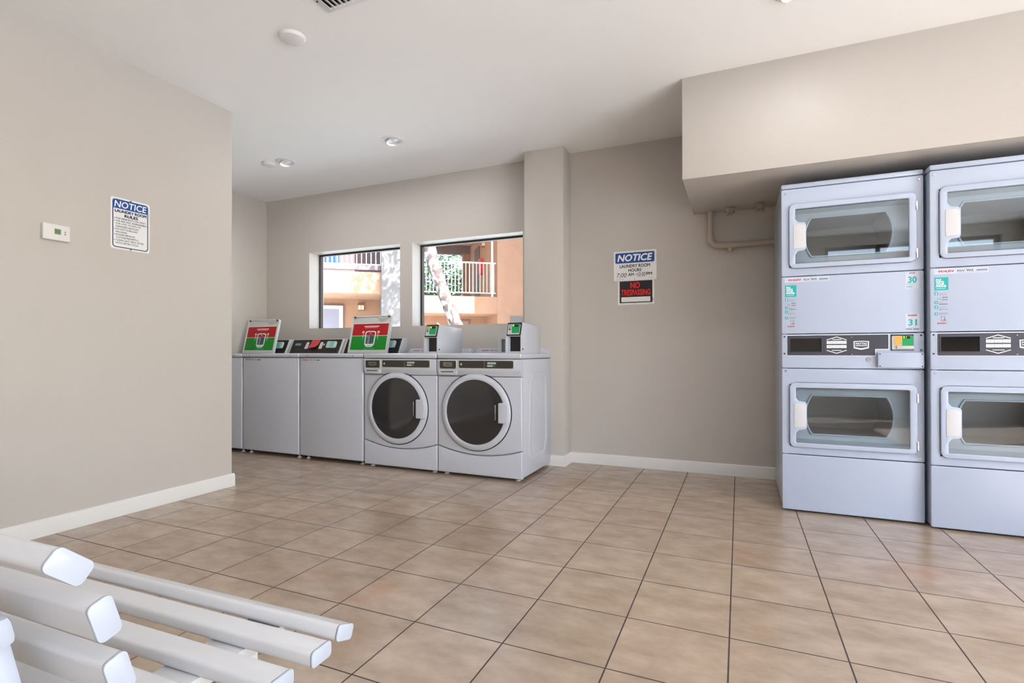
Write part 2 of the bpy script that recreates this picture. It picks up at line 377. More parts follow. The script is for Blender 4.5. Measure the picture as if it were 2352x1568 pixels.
# ---------------------------------------------------------------- stacked dryers
def notch_window(dz):
    return rpoly([(0.072, 0.41 + dz, 0.006), (0.620, 0.41 + dz, 0.008), (0.620, 0.734 + dz, 0.008), (0.072, 0.734 + dz, 0.006), (0.072, 0.674 + dz, 0.012),
                  (0.086, 0.656 + dz, 0.008), (0.118, 0.652 + dz, 0.012), (0.128, 0.640 + dz, 0.010), (0.128, 0.500 + dz, 0.010), (0.118, 0.488 + dz, 0.012), (0.086, 0.484 + dz, 0.008), (0.072, 0.466 + dz, 0.012)])
def barrel(cx, cz, r, h, n=18):
    a = math.asin(h / r); out = []
    for k in range(n + 1):
        t = -a + 2 * a * k / n; out.append((cx + r * math.cos(t), cz + r * math.sin(t)))
    for k in range(n + 1):
        t = math.pi - a + 2 * a * k / n; out.append((cx + r * math.cos(t), cz + r * math.sin(t)))
    return out
def dryer(x, y, label, model, numbers):
    W = 0.688
    t = thing('stacked_dryer', label, 'dryer', (x, y, 0), 0, 'stacked tumble dryers')
    g = G()
    g.box(0.004, 0.03, 0.012, 0.775, 0.012, 1.915, 0.006); g.box(W - 0.03, W - 0.004, 0.012, 0.775, 0.012, 1.915, 0.006)
    g.box(0.03, W - 0.03, 0.755, 0.775, 0.012, 1.915); g.box(0.03, W - 0.03, 0.03, 0.755, 0.012, 0.03); g.box(0.03, W - 0.03, 0.03, 0.755, 0.84, 0.86); g.box(0.03, W - 0.03, 0.03, 0.755, 1.385, 1.40)
    obj('cabinet', g, M_ENAMEL, t)
    obj('top_cap', G().box(0, W, 0, 0.775, 1.917, 1.946, 0.008), M_ENAMEL, t)
    hole = lambda dz: rr(0.058, 0.634, 0.398 + dz, 0.746 + dz, 0.02)
    obj('upper_panel', G().plate([rr(0, W, 1.395, 1.913, 0.008), hole(1.056)], 0, 0.02, 0.004), M_ENAMEL, t)
    mid = obj('middle_panel', G().plate([rr(0, W, 1.053, 1.391, 0.008)], 0, 0.02, 0.004), M_ENAMEL, t)
    con = obj('control_panel', G().plate([rr(0, W, 0.850, 1.049, 0.008)], 0, 0.02, 0.004), M_ENAMEL, t)
    obj('lower_panel', G().plate([rr(0, W, 0.341, 0.846, 0.008), hole(0)], 0, 0.02, 0.004), M_ENAMEL, t)
    obj('base_panel', G().plate([rr(0, W, 0.010, 0.337, 0.008)], 0, 0.02, 0.004), M_ENAMEL, t)
    for dz in (0.0, 1.056):
        d = obj('door', G().plate([rr(0.040, 0.654, 0.384 + dz, 0.764 + dz, 0.03), notch_window(dz)], -0.015, 0.015, 0.004), M_ENAMEL, t)
        obj('door_seal', G().plate([rr(0.0385, 0.6555, 0.3825 + dz, 0.7655 + dz, 0.037), rr(0.07, 0.62, 0.41 + dz, 0.73 + dz)], -0.002, 0.003), M_DARK, d)
        obj('door_glass', G().box(0.06, 0.632, -0.009, -0.005, 0.40 + dz, 0.745 + dz), M_GLASSD, d)
        obj('handle', G().plate([rpoly([(0.062, 0.496 + dz, 0.008), (0.112, 0.500 + dz, 0.012), (0.122, 0.512 + dz, 0.010), (0.122, 0.628 + dz, 0.010), (0.112, 0.640 + dz, 0.012), (0.062, 0.644 + dz, 0.008)])], -0.0175, 0.008, 0.002), M_CREAM, d)
        for hz in (0.430, 0.690):
            obj('hinge', G().box(0.648, 0.658, -0.017, -0.001, hz - 0.026 + dz, hz + 0.026 + dz, 0.002).cyl((0.657, -0.012, hz - 0.024 + dz), (0.657, -0.012, hz + 0.024 + dz), 0.005), M_STEEL, d)
        ln = obj('drum_liner', G().plate([rr(0.045, 0.645, 0.39 + dz, 0.755 + dz), barrel(0.345, 0.572 + dz, 0.213, 0.112)], 0.060, 0.006)
                 .prism_x([(0.0, 0.734 + dz), (0.062, 0.718 + dz), (0.062, 0.755 + dz), (0.0, 0.755 + dz)], 0.04, 0.65)
                 .prism_x([(0.0, 0.412 + dz), (0.062, 0.426 + dz), (0.062, 0.39 + dz), (0.0, 0.39 + dz)], 0.04, 0.65), M_LINER, t)
        b = barrel(0.345, 0.572 + dz, 0.213, 0.112)
        obj('liner_rim', G().plate([barrel(0.345, 0.572 + dz, 0.222, 0.120), b], 0.052, 0.010, 0.003), M_LINER, ln)
        obj('drum', G().plate([barrel(0.345, 0.572 + dz, 0.235, 0.134), barrel(0.345, 0.572 + dz, 0.225, 0.124)], 0.070, 0.40).plate([circ(0.345, 0.572 + dz, 0.25)], 0.47, 0.006), M_DRUM, t)
    for sx, sz in ((0.020, 1.890), (0.668, 1.890), (0.020, 0.832), (0.668, 0.832)):
        obj('screw', G().cyl((sx, 0.002, sz), (sx, -0.003, sz), 0.0075, 0.005, 14), M_STEEL, t)
    for sx, sz in ((0.014, 1.036), (0.014, 0.935), (0.674, 1.036), (0.674, 0.955)):
        obj('screw', G().cyl((sx, 0.002, sz), (sx, -0.002, sz), 0.0055, 0.004, 12), M_DARK, t)
    # control panel
    obj('fascia_rim', G().plate([rpoly([(0.026, 0.922, 0.008), (0.468, 0.922, 0.004), (0.468, 0.958, 0.004), (0.530, 0.958, 0.004), (0.530, 1.045, 0.006), (0.026, 1.045, 0.008)])], -0.0015, 0.003), M_WHITEP, con)
    obj('fascia', G().plate([rpoly([(0.029, 0.925, 0.006), (0.464, 0.925, 0.003), (0.464, 0.962, 0.003), (0.526, 0.962, 0.003), (0.526, 1.042, 0.004), (0.029, 1.042, 0.006)])], -0.003, 0.003), M_FASCIA, con)
    obj('display', G().plate([rr(0.042, 0.206, 0.945, 1.026)], -0.0036, 0.002), M_DISP, con)
    obj('display_bezel', G().plate([rr(0.038, 0.210, 0.941, 1.030), rr(0.044, 0.204, 0.947, 1.024)], -0.006, 0.004, 0.001), M_FASCIA, con)
    g = G(); cx, x0, x1 = 0.279, 0.2295, 0.3285
    up = [(x0, 1.016), (cx, 1.034), (x1, 1.016), (x1, 1.012), (cx, 1.0295), (x0 + 0.004, 1.0135), (x0, 1.012)]
    g.plate([up], -0.0042, 0.001); g.plate([[(a, 1.969 - b) for a, b in up][::-1]], -0.0042, 0.001)
    for k in range(3):
        a = x0 + 0.033 * k; g.plate([rr(a + 0.0007, a + 0.0323, 0.9915, 1.0085)], -0.0042, 0.001); g.plate([rr(a + 0.0007, a + 0.0323, 0.9675, 0.9845)], -0.0042, 0.001)
    g.box(0.258, 0.302, -0.0045, -0.0035, 1.0145, 1.0185); g.box(0.256, 0.304, -0.0045, -0.0035, 0.9525, 0.9560)
    obj('program_badge', g, M_WHITEP, con)
    for k in range(3):
        for zz in (0.9985, 1.0013, 0.9745, 0.9773):
            obj('print_line', G().box(x0 + 0.033 * k + 0.006, x0 + 0.033 * k + 0.027, -0.0046, -0.0040, zz, zz + 0.0012), M_GREYP, con)
    sh = [(0.3615, 1.006), (0.398, 1.008), (0.4355, 1.006), (0.4345, 0.966), (0.398, 0.957), (0.3625, 0.966)]
    si = [(0.398 + (a - 0.398) * 0.86, 0.9855 + (b - 0.9840) * 0.74) for a, b in sh]
    obj('maker_badge', G().plate([sh, si[::-1]], -0.0045, 0.0015).text('MAYTAG', 0.3715, 0.4255, 0.986, 0.9985, -0.0040, 0.03).box(0.371, 0.426, -0.0044, -0.0036, 0.9785, 0.9825), M_WHITEP, con)
    for sz in (1.029, 0.932): obj('screw', G().cyl((0.353, -0.002, sz), (0.353, -0.006, sz), 0.0042, 0.003, 12), M_STEEL, con)
    rd = obj('card_reader', G().plate([rr(0.538, 0.640, 0.953, 1.041)], -0.004, 0.006), M_DARK, t)
    obj('reader_body', G().plate([rr(0.540, 0.638, 0.957, 1.034, 0.006)], -0.010, 0.007, 0.002), M_GREYPL, rd)
    obj('reader_label', G().plate([rr(0.551, 0.587, 0.985, 1.033)], -0.0112, 0.002).box(0.561, 0.581, -0.0114, -0.010, 1.026, 1.029), M_ORANGE, rd)
    obj('reader_face', G().plate([rr(0.587, 0.637, 0.979, 1.033)], -0.0112, 0.002), M_GRN2, rd)
    obj('reader_display', G().plate([rr(0.590, 0.622, 1.018, 1.031)], -0.0122, 0.002), M_DISP, rd)
    obj('reader_digits', G().box(0.592, 0.598, -0.0128, -0.012, 1.0195, 1.0295).box(0.604, 0.606, -0.0128, -0.012, 1.0195, 1.0295), M_LED, rd)
    obj('reader_lip', G().plate([rr(0.560, 0.638, 0.961, 0.979, 0.006)], -0.020, 0.012, 0.003), M_GREYPL, rd)
    cb = obj('coin_box_cover', G().plate([rr(0.473, 0.682, 0.857, 0.942, 0.006)], -0.026, 0.026, 0.004), M_ENAMEL, t)
    for sx in (0.482, 0.673):
        for sz in (0.866, 0.933): obj('screw', G().cyl((sx, -0.025, sz), (sx, -0.028, sz), 0.004, 0.003, 10), M_DARK, cb)
    obj('lock', G().lathe([(0.0, 0.004), (0.004, 0.004), (0.005, 0.007), (0.010, 0.007), (0.012, 0.002), (0.012, 0.0)], Matrix.Translation((0.434, 0, 0.902)) @ Matrix.Rotation(R(90), 4, 'X'), 24), M_STEEL, t)
    # service labels on the middle panel
    obj('service_label', G().plate([rr(0.016, 0.244, 1.358, 1.386, 0.002)], -0.0006, 0.001), M_LABEL, mid)
    obj('red_lettering', G().text('WASH', 0.036, 0.102, 1.3665, 1.3785, -0.0009, 0.04, 0.35), M_RED, mid)
    obj('black_lettering', G().text('IGV ' + model, 0.115, 0.182, 1.3670, 1.3775, -0.0009, 0.015), M_BLACKP, mid)
    def mark(name, m, *bx):
        for x0, x1, z0, z1 in bx: obj(name, G().box(x0, x1, -0.001, 0.0004, z0, z1), m, mid)
    mark('print_line', M_GREYP, (0.194, 0.239, 1.3675, 1.3745), (0.115, 0.238, 1.3625, 1.3634), (0.147, 0.164, 1.3805, 1.3816), (0.195, 0.239, 1.3785, 1.3792), (0.018, 0.033, 1.3733, 1.3742),
         (0.036, 0.066, 1.254, 1.2555), (0.036, 0.073, 1.247, 1.2485), (0.028, 0.048, 1.2225, 1.2235), (0.051, 0.074, 1.219, 1.224), (0.051, 0.074, 1.231, 1.237), (0.037, 0.056, 1.2055, 1.2070), (0.038, 0.074, 1.196, 1.201),
         (0.037, 0.064, 1.1810, 1.1825), (0.035, 0.055, 1.1690, 1.1720), (0.058, 0.074, 1.1700, 1.1720), (0.038, 0.074, 1.150, 1.152), (0.038, 0.074, 1.144, 1.146))
    obj('phone_pictogram', G().plate([rr(0.046, 0.063, 1.107, 1.134), rr(0.048, 0.061, 1.110, 1.132)], -0.001, 0.001).plate([[(0.056, 1.112), (0.070, 1.111), (0.062, 1.121), (0.058, 1.120)]], -0.0012, 0.001), M_GREYP, mid)
    obj('payment_label', G().plate([rr(0.019, 0.078, 1.273, 1.341)], -0.0008, 0.001), M_TEAL, mid)
    obj('white_lettering', G().text('PAY\nWITH\nYOUR\nPHONE', 0.024, 0.068, 1.2885, 1.3335, -0.0014, 0.045, align='LEFT', line=0.82), M_WHITEP, mid)
    obj('print_line', G().box(0.025, 0.066, -0.0014, -0.0006, 1.281, 1.2825), M_WHITEP, mid)
    for k, z in enumerate((1.2475, 1.2005, 1.1760, 1.1400)):
        obj('step_label', G().plate([rr(0.019, 0.033, z, z + 0.0145)], -0.0008, 0.001), M_TEAL, mid)
        obj('step_number', G().text(str(k + 1), 0.0235, 0.0285, z + 0.003, z + 0.0115, -0.0014, 0.03), M_WHITEP, mid)
    obj('red_lettering', G().text('WASH', 0.030, 0.070, 1.0925, 1.1005, -0.0009, 0.04, 0.35), M_RED, mid)
    mark('print_line', M_RED, (0.030, 0.045, 1.227, 1.2285))
    for num, z0, z1 in numbers:
        h = z1 - z0
        obj('number_label', G().plate([rr(0.6045, 0.668, z0, z1, 0.002)], -0.0006, 0.001), M_LABEL, mid)
        top = num == '30'
        zb = z0 + (0.031 if top else 0.028)
        obj('teal_lettering', G().text(num, 0.6165, 0.656, zb, zb + 0.036, -0.0012, 0.03), M_TEAL, mid)
        if top: obj('print_line', G().box(0.610, 0.636, -0.0012, -0.0004, z0 + 0.009, z0 + 0.0125), M_TEAL, mid)
        obj('red_lettering', G().text('WASH', 0.622 if top else 0.615, 0.650 if top else 0.657, z1 - (0.011 if top else 0.014), z1 - 0.004, -0.0012, 0.04, 0.35), M_RED, mid)
        if top: mark('print_line', M_GREYP, (0.606, 0.640, z0 + 0.0235, z0 + 0.025))
        else: mark('print_line', M_GREYP, (0.606, 0.634, z0 + 0.006, z0 + 0.013), (0.638, 0.665, z0 + 0.006, z0 + 0.013), (0.618, 0.652, z0 + 0.019, z0 + 0.0203))
    return t
dryer(0.265, 0.675, 'white stacked dryer with the numbers 30 and 31, nearest the painted pipe', '909', (('30', 1.293, 1.386), ('31', 1.061, 1.155)))
dryer(0.965, 0.620, 'white stacked dryer cut off by the right edge of the photo', '905', ())

# ---------------------------------------------------------------- front-loading washers
def feet(t, W, D, h=0.03, y0=0.05):
    for fx in (0.05, W - 0.05):
        for fy in (y0, D - 0.06):
            obj('foot', G().cyl((fx, fy, 0), (fx, fy, 0.008), 0.020, 0.018, 16).cyl((fx, fy, 0.008), (fx, fy, h), 0.008, n=12), M_GREYPL, t)
def card_unit(parent, mtx, w=0.10, h=0.085):
    r = obj('card_reader', G().plate([rr(0, w, 0, h, 0.004)], -0.002, 0.008, mtx=mtx), M_DARK, parent)
    return r
def front_loader(x, y, label):
    W, D = 0.703, 0.68
    t = thing('front_load_washer', label, 'washing machine', (x, y, 0), 0, 'front-loading washers')
    g = G().box(0, W, 0.03, D, 0.022, 0.895, 0.012)
    for s, xx in ((1, W), (-1, 0)):
        m = Matrix.Translation((xx, 0, 0)) @ Matrix.Rotation(R(90 * s), 4, 'Z')
        o1 = [(0.14, 0.17), (0.20, 0.12), (0.50, 0.12), (0.57, 0.20), (0.55, 0.72), (0.50, 0.79), (0.22, 0.79), (0.17, 0.72)]
        o2 = [(0.5 * (a - 0.355) * 1.55 + 0.355, 0.455 + (b - 0.455) * 0.86) for a, b in o1]
        if s == -1: o1 = [(-a, b) for a, b in o1]; o2 = [(-a, b) for a, b in o2]
        g.plate([rpoly([(a, b, 0.05) for a, b in o1]), rpoly([(a, b, 0.04) for a, b in o2])], -0.003, 0.012, 0.003, mtx=m)
    obj('cabinet', g, M_ENAMEL2, t)
    seam = [(W * k / 16, 0.172 + 0.055 * (2 * k / 16 - 1) ** 2) for k in range(17)]
    obj('front_panel', G().plate([seam + [(W, 0.762), (0, 0.762)]], 0.0, 0.04, 0.010), M_ENAMEL2, t)
    obj('kick_panel', G().plate([[(0, 0.02), (W, 0.02)] + [(a, b - 0.006) for a, b in seam[::-1]]], 0.0, 0.04, 0.008), M_ENAMEL2, t)
    con = obj('control_console', G().prism_x([(0.03, 0.766), (0.002, 0.766), (-0.002, 0.775), (-0.010, 0.792), (-0.016, 0.806), (-0.016, 0.885), (-0.010, 0.893), (0.03, 0.893)], 0.001, W - 0.001, 0.003), M_ENAMEL2, t)
    obj('badge_bezel', G().plate([rr(0.018, 0.178, 0.812, 0.887, 0.012), rr(0.026, 0.170, 0.820, 0.880, 0.006)], -0.021, 0.006, 0.002), M_GREYPL, con)
    obj('badge_panel', G().plate([rr(0.026, 0.172, 0.820, 0.881, 0.004)], -0.0175, 0.003), M_BROWNP, con)
    sh = [(0.058, 0.868), (0.138, 0.868), (0.136, 0.842), (0.098, 0.836), (0.060, 0.842)]
    si = [(0.098 + (a - 0.098) * 0.9, 0.854 + (b - 0.854) * 0.78) for a, b in sh]
    obj('maker_badge', G().plate([sh, si[::-1]], -0.019, 0.0015).text('MAYTAG', 0.065, 0.131, 0.8525, 0.8645, -0.0186, 0.03).box(0.066, 0.130, -0.0188, -0.0178, 0.8455, 0.8485), M_STEEL, con)
    obj('control_bezel', G().plate([rr(0.186, 0.652, 0.820, 0.888, 0.006), rr(0.194, 0.644, 0.826, 0.882, 0.003)], -0.0185, 0.004, 0.001), M_GREYPL, con)
    obj('control_fascia', G().plate([rr(0.193, 0.645, 0.825, 0.883, 0.003)], -0.0175, 0.003), M_BROWNP, con)
    for x0, x1, z0, z1 in ((0.209, 0.221, 0.847, 0.862), (0.436, 0.506, 0.857, 0.871), (0.434, 0.480, 0.838, 0.850)): obj('control_label', G().box(x0, x1, -0.019, -0.017, z0, z1), M_GREYPL, con)
    obj('fascia_divider', G().box(0.409, 0.412, -0.019, -0.017, 0.828, 0.880), M_GREYP, con)
    for sx, sz in ((0.200, 0.830), (0.638, 0.830), (0.638, 0.878), (0.032, 0.826), (0.166, 0.826)): obj('screw', G().cyl((sx, -0.017, sz), (sx, -0.0195, sz), 0.0035, n=10), M_STEEL, con)
    obj('start_button', G().plate([rr(0.486, 0.499, 0.838, 0.852, 0.002)], -0.019, 0.002), M_GRN2, con)
    dr = obj('drawer_grip', G().plate([rpoly([(0.020, 0.772, 0.016), (0.176, 0.772, 0.016), (0.182, 0.812, 0.004), (0.014, 0.812, 0.004)])], -0.0205, 0.03, 0.005), M_ENAMEL2, t)
    obj('grip_slot', G().box(0.038, 0.150, -0.0212, -0.019, 0.793, 0.800), M_DARK, dr)
    cx, cz = 0.331, 0.495
    A = Matrix.Translation((cx, 0, cz)) @ Matrix.Rotation(R(90), 4, 'X')
    obj('door_gap_ring', G().lathe([(0.288, -0.002), (0.2955, -0.002), (0.2955, 0.003), (0.288, 0.003), (0.288, -0.002)], A), M_DARK, t)  # dark ring stands in for the shaded gap round the door
    d = obj('door', G().lathe([(0.286, -0.01), (0.2895, 0.006), (0.287, 0.014), (0.281, 0.019), (0.262, 0.025), (0.252, 0.027), (0.246, 0.025), (0.242, 0.012), (0.241, -0.01), (0.286, -0.01)], A), M_ENAMEL2, t)
    obj('door_glass', G().lathe([(0.243, 0.016), (0.225, 0.020), (0.16, 0.026), (0.08, 0.029), (0.0, 0.030)], A), M_SMOKE, d)
    obj('latch_recess', G().box(0.500, 0.540, -0.034, -0.010, 0.440, 0.565, 0.006), M_DARK, d)
    obj('latch_plate', G().box(0.502, 0.512, -0.0365, -0.020, 0.446, 0.559, 0.003), M_STEEL, d)
    obj('handle', G().plate([rpoly([(0.534, 0.426, 0.008), (0.606, 0.426, 0.008), (0.612, 0.50, 0.05), (0.606, 0.574, 0.008), (0.534, 0.574, 0.008)])], -0.046, 0.040, 0.004), M_ENAMEL2, d)
    lid = obj('lid', G().box(0, W, -0.014, D, 0.897, 0.938, 0.012, 3), M_ENAMEL2, t)
    bgd = obj('backguard', G().plate([rpoly([(0.006, 0.93, 0), (0.695, 0.93, 0), (0.690, 0.955, 0.02), (0.655, 0.978, 0.02), (0.055, 0.978, 0.015)])], 0.61, 0.07, 0.003), M_ENAMEL2, t)
    obj('red_lettering', G().text('WASH', 0.085, 0.155, 0.955, 0.966, 0.6095, 0.04, 0.35), M_RED, bgd)
    obj('black_lettering', G().text('IFV 214', 0.172, 0.245, 0.955, 0.966, 0.6095, 0.01).box(0.260, 0.306, 0.609, 0.612, 0.957, 0.963), M_BLACKP, bgd)
    # payment box bolted on the lid
    bx0, bx1 = 0.560, 0.688
    prof = [(0.03, 0.936), (0.03, 1.062), (0.068, 1.166), (0.44, 1.146), (0.44, 0.936)]
    g = G().prism_x(prof, bx0, bx0 + 0.008, 0.002).prism_x(prof, bx1 - 0.008, bx1, 0.002)
    g.prism_x([(0.145, 0.936), (0.145, 1.062), (0.03, 1.062), (0.034, 1.072), (0.074, 1.158), (0.08, 1.160), (0.435, 1.141), (0.435, 0.936)], bx0 + 0.004, bx1 - 0.004)
    g.box(bx0 + 0.004, bx1 - 0.004, 0.034, 0.145, 0.936, 0.952)
    g.box(bx0 + 0.004, bx0 + 0.022, 0.062, 0.145, 0.95, 1.062)
    box = obj('payment_box', g, M_ENAMEL2, t)
    obj('box_recess', G().box(bx0 + 0.022, bx1 - 0.008, 0.078, 0.1465, 0.952, 1.061), M_DARK, box)
    obj('box_lock', G().cyl((bx1, 0.055, 0.968), (bx1 + 0.004, 0.055, 0.968), 0.006, n=14), M_DARK, box)
    ang = math.atan2(0.038, 0.104)
    m = Matrix.Translation((bx0 + 0.008, 0.033, 1.066)) @ Matrix.Rotation(-ang, 4, 'X')
    rw = bx1 - bx0 - 0.016
    obj('reader_frame', G().plate([rr(0.002, rw, 0.0, 0.104, 0.003)], -0.006, 0.01, 0.001, mtx=m), M_DARK, box)
    obj('reader_body', G().plate([rr(0.008, rw - 0.008, 0.008, 0.090, 0.006)], -0.010, 0.006, 0.002, mtx=m), M_GREYPL, box)
    obj('reader_face', G().plate([[(0.046, 0.018), (rw - 0.010, 0.018), (rw - 0.010, 0.088), (0.042, 0.088), (0.040, 0.05)]], -0.0115, 0.002, mtx=m), M_GRN2, box)
    obj('reader_display', G().plate([rr(0.044, 0.090, 0.068, 0.086, 0.006)], -0.0125, 0.002, mtx=m), M_DISP, box)
    g = G()
    for a in (0.047, 0.053): g.box(a, a + 0.0035, -0.0135, -0.012, 0.071, 0.083, mtx=m)
    g.box(0.047, 0.0565, -0.0135, -0.012, 0.080, 0.083, mtx=m)
    obj('reader_digits', g, M_LED, box)
    obj('reader_label', G().box(0.018, 0.032, -0.0118, -0.010, 0.080, 0.084, mtx=m).box(0.018, 0.030, -0.0118, -0.010, 0.042, 0.056, mtx=m).box(0.018, 0.030, -0.0118, -0.010, 0.064, 0.069, mtx=m), M_BROWNP, box)
    feet(t, W, D, 0.03)
    return t
front_loader(-2.818, 0.66, 'front-loading washer directly beside the top-loaders, its door over a dark drum')
fl2 = front_loader(-2.108, 0.66, 'front-loading washer at the right end of the row, beside the column')
bkt = obj('reader_bracket', G().plate([rr(0.0, 0.10, 0.0, 0.165, 0.004), rr(0.034, 0.092, 0.012, 0.118)], 0.0, 0.02, 0.002), M_GREYPL, fl2, loc=(0.268, 0.54, 0.936))
obj('slot_shade', G().box(0.03, 0.096, 0.021, 0.026, 0.006, 0.122), M_GREYP, bkt)  # grey plate behind the opening stands in for the shade inside

# ---------------------------------------------------------------- top-loading washers
def top_loader(x, y, W, label, is_open, note_side=False):
    D = 0.68
    t = thing('top_load_washer', label, 'washing machine', (x, y, 0), 0, 'top-loading washers')
    body = obj('cabinet', G().box(0.002, W - 0.002, 0, D, 0.032, 0.899, 0.014, 3), M_ENAMEL2, t)
    obj('red_lettering', G().text('WASH', 0.040, 0.108, 0.874, 0.886, -0.0004, 0.04, 0.35), M_RED, body)
    obj('black_lettering', G().text('IFV 211', 0.122, 0.188, 0.874, 0.885, -0.0004, 0.01).box(0.196, 0.236, -0.0005, 0.002, 0.875, 0.881), M_BLACKP, body)
    deck = G().box(0, W, -0.006, D, 0.903, 0.936, 0.010, 3)
    dk = obj('top_deck', deck, M_ENAMEL2, t)
    for sx in ((0.10, W - 0.10) if W > 0.65 else (W - 0.10,)): obj('deck_plug', G().cyl((sx, -0.005, 0.918), (sx, -0.0075, 0.918), 0.006, n=12), M_GREYP, dk)
    P0, P1 = (0.545, 0.934), (0.618, 1.080)
    cons = obj('console', G().prism_x([P0, P1, (0.672, 1.080), (0.672, 0.934)], 0.004, W - 0.004, 0.004), M_GREYPL, t)
    ang = math.atan2(P1[0] - P0[0], P1[1] - P0[1]); H = math.hypot(P1[0] - P0[0], P1[1] - P0[1])
    m = Matrix.Translation((0, P0[0], P0[1])) @ Matrix.Rotation(-ang, 4, 'X')
    obj('console_fascia', G().plate([rr(0.032, W - 0.032, 0.004, H - 0.006)], -0.003, 0.004, mtx=m), M_DARK, cons)
    obj('console_display', G().plate([rr(0.075, 0.150, 0.090, 0.116, 0.004)], -0.005, 0.003, mtx=m), M_GREYP, cons)
    g = G()
    for a in (0.215, 0.400):
        g.plate([rpoly([(a, 0.052, 0.004), (a + 0.042, 0.052, 0.004), (a + 0.042, 0.128, 0.012), (a + 0.008, 0.128, 0.012)])], -0.005, 0.003, mtx=m)
    g.plate([rr(0.452, 0.466, 0.088, 0.110, 0.004)], -0.005, 0.003, mtx=m)
    obj('button_strip', g, M_GREYPL, cons)
    rx = W - 0.205
    rb = obj('card_reader', G().plate([rpoly([(rx, 0.058, 0.014), (rx + 0.125, 0.058, 0.014), (rx + 0.125, 0.132, 0.022), (rx, 0.132, 0.014)])], -0.016, 0.016, 0.005, mtx=m), M_GREYPL, cons)
    obj('reader_face', G().plate([rr(rx + 0.042, rx + 0.098, 0.066, 0.126, 0.006)], -0.0172, 0.002, mtx=m), M_GRN2 if False else mat('pale_teal_face', (110, 190, 178), 0.3), rb)
    obj('reader_display', G().plate([rr(rx + 0.048, rx + 0.070, 0.108, 0.120, 0.004)], -0.0182, 0.002, mtx=m), mat('pale_green_display', (150, 190, 110), 0.3), rb)
    for sx in (0.042, W - 0.042):
        for sz in (0.020, 0.128): obj('screw', G().cyl((sx, -0.003, sz), (sx, -0.006, sz), 0.004, 0.003, 10, mtx=m), M_STEEL, cons)
    # lid
    lw, lh = min(0.452, W - 0.17), 0.365; lx = W / 2 - lw / 2 + 0.045 if W > 0.65 else W / 2 - lw / 2 + 0.014
    if is_open:
        la = R(14); lm = Matrix.Translation((lx, 0.44, 0.938)) @ Matrix.Rotation(-la, 4, 'X')
        lid = obj('lid', G().plate([rpoly([(0, 0, 0.006), (lw, 0, 0.006), (lw, lh, 0.022), (0, lh, 0.022)])], 0.0, 0.022, 0.004, mtx=lm)
                  .plate([rpoly([(0, 0, 0.006), (lw, 0, 0.006), (lw, lh, 0.022), (0, lh, 0.022)]), rpoly([(0.012, 0.008, 0.004), (lw - 0.012, 0.008, 0.004), (lw - 0.012, lh - 0.012, 0.016), (0.012, lh - 0.012, 0.016)])], -0.006, 0.008, 0.002, mtx=lm), M_GREYPL, t)
        obj('lid_grip', G().tube([lm @ Vector(p) for p in ((lw * 0.68, -0.006, lh - 0.014), (lw * 0.70, -0.012, lh - 0.028), (lw * 0.78, -0.014, lh - 0.036), (lw * 0.87, -0.012, lh - 0.028), (lw * 0.90, -0.006, lh - 0.014))], 0.005, 10), M_GREYPL, lid)
        for bxp in (0.03, lw - 0.03): obj('lid_bumper', G().cyl(lm @ Vector((bxp, -0.002, lh - 0.012)), lm @ Vector((bxp, -0.012, lh - 0.012)), 0.008, n=12), M_DARK, lid)
        a0, a1, z0, zm, z1 = 0.022, lw - 0.022, 0.032, 0.168, 0.286
        obj('label_border', G().plate([rr(a0 - 0.004, a1 + 0.004, z0 - 0.004, z1 + 0.004)], -0.0012, 0.003, mtx=lm), M_SIGNW, lid)
        obj('label_green', G().plate([rr(a0, a1, z0, zm - 0.002)], -0.0022, 0.003, mtx=lm), M_GREEN, lid)
        obj('label_red', G().plate([rr(a0, a1, zm + 0.003, z1)], -0.0022, 0.003, mtx=lm), M_DKRED, lid)
        cxl = lw / 2 + 0.012
        bo_ = rpoly([(cxl - 0.056, 0.084, 0.012), (cxl - 0.030, 0.060, 0.02), (cxl + 0.030, 0.060, 0.02), (cxl + 0.056, 0.084, 0.012), (cxl + 0.062, 0.205, 0.012), (cxl + 0.036, 0.214, 0.02), (cxl - 0.036, 0.214, 0.02), (cxl - 0.062, 0.205, 0.012)])
        bi_ = [(cxl + (a - cxl) * 0.84, 0.138 + (b - 0.138) * 0.88) for a, b in bo_]
        g = G().plate([bo_, bi_[::-1]], -0.0034, 0.002, mtx=lm)
        g.box(cxl - 0.085, cxl + 0.085, -0.0034, -0.002, 0.256, 0.264, mtx=lm); g.box(cxl - 0.07, cxl + 0.07, -0.0034, -0.002, 0.246, 0.249, mtx=lm)
        g.box(cxl - 0.012, cxl + 0.012, -0.0034, -0.002, 0.190, 0.194, mtx=lm)
        g.plate([rpoly([(cxl - 0.046, 0.088, 0), (cxl + 0.046, 0.088, 0), (cxl + 0.040, 0.075, 0.01), (cxl - 0.040, 0.075, 0.01)])], -0.0034, 0.002, mtx=lm)
        for s in (-1, 1):
            for zz in (0.206, 0.194): g.box(cxl + s * 0.088 - 0.012, cxl + s * 0.088 + 0.012, -0.0034, -0.002, zz, zz + 0.007, mtx=lm)
            c0 = cxl + s * 0.084
            g.plate([[(c0 - 0.007, 0.176), (c0 + 0.007, 0.176), (c0, 0.188)]], -0.0034, 0.002, mtx=lm); g.plate([[(c0 - 0.007, 0.160), (c0, 0.148), (c0 + 0.007, 0.160)]], -0.0034, 0.002, mtx=lm)
        obj('label_emblem', g, M_SIGNW, lid)
        obj('emblem_fill', G().plate([[(cxl + (a - cxl) * 0.80, min(0.176, 0.138 + (b - 0.138) * 0.86)) for a, b in bo_]], -0.0028, 0.002, mtx=lm), M_GREYP, lid)
        g = G()
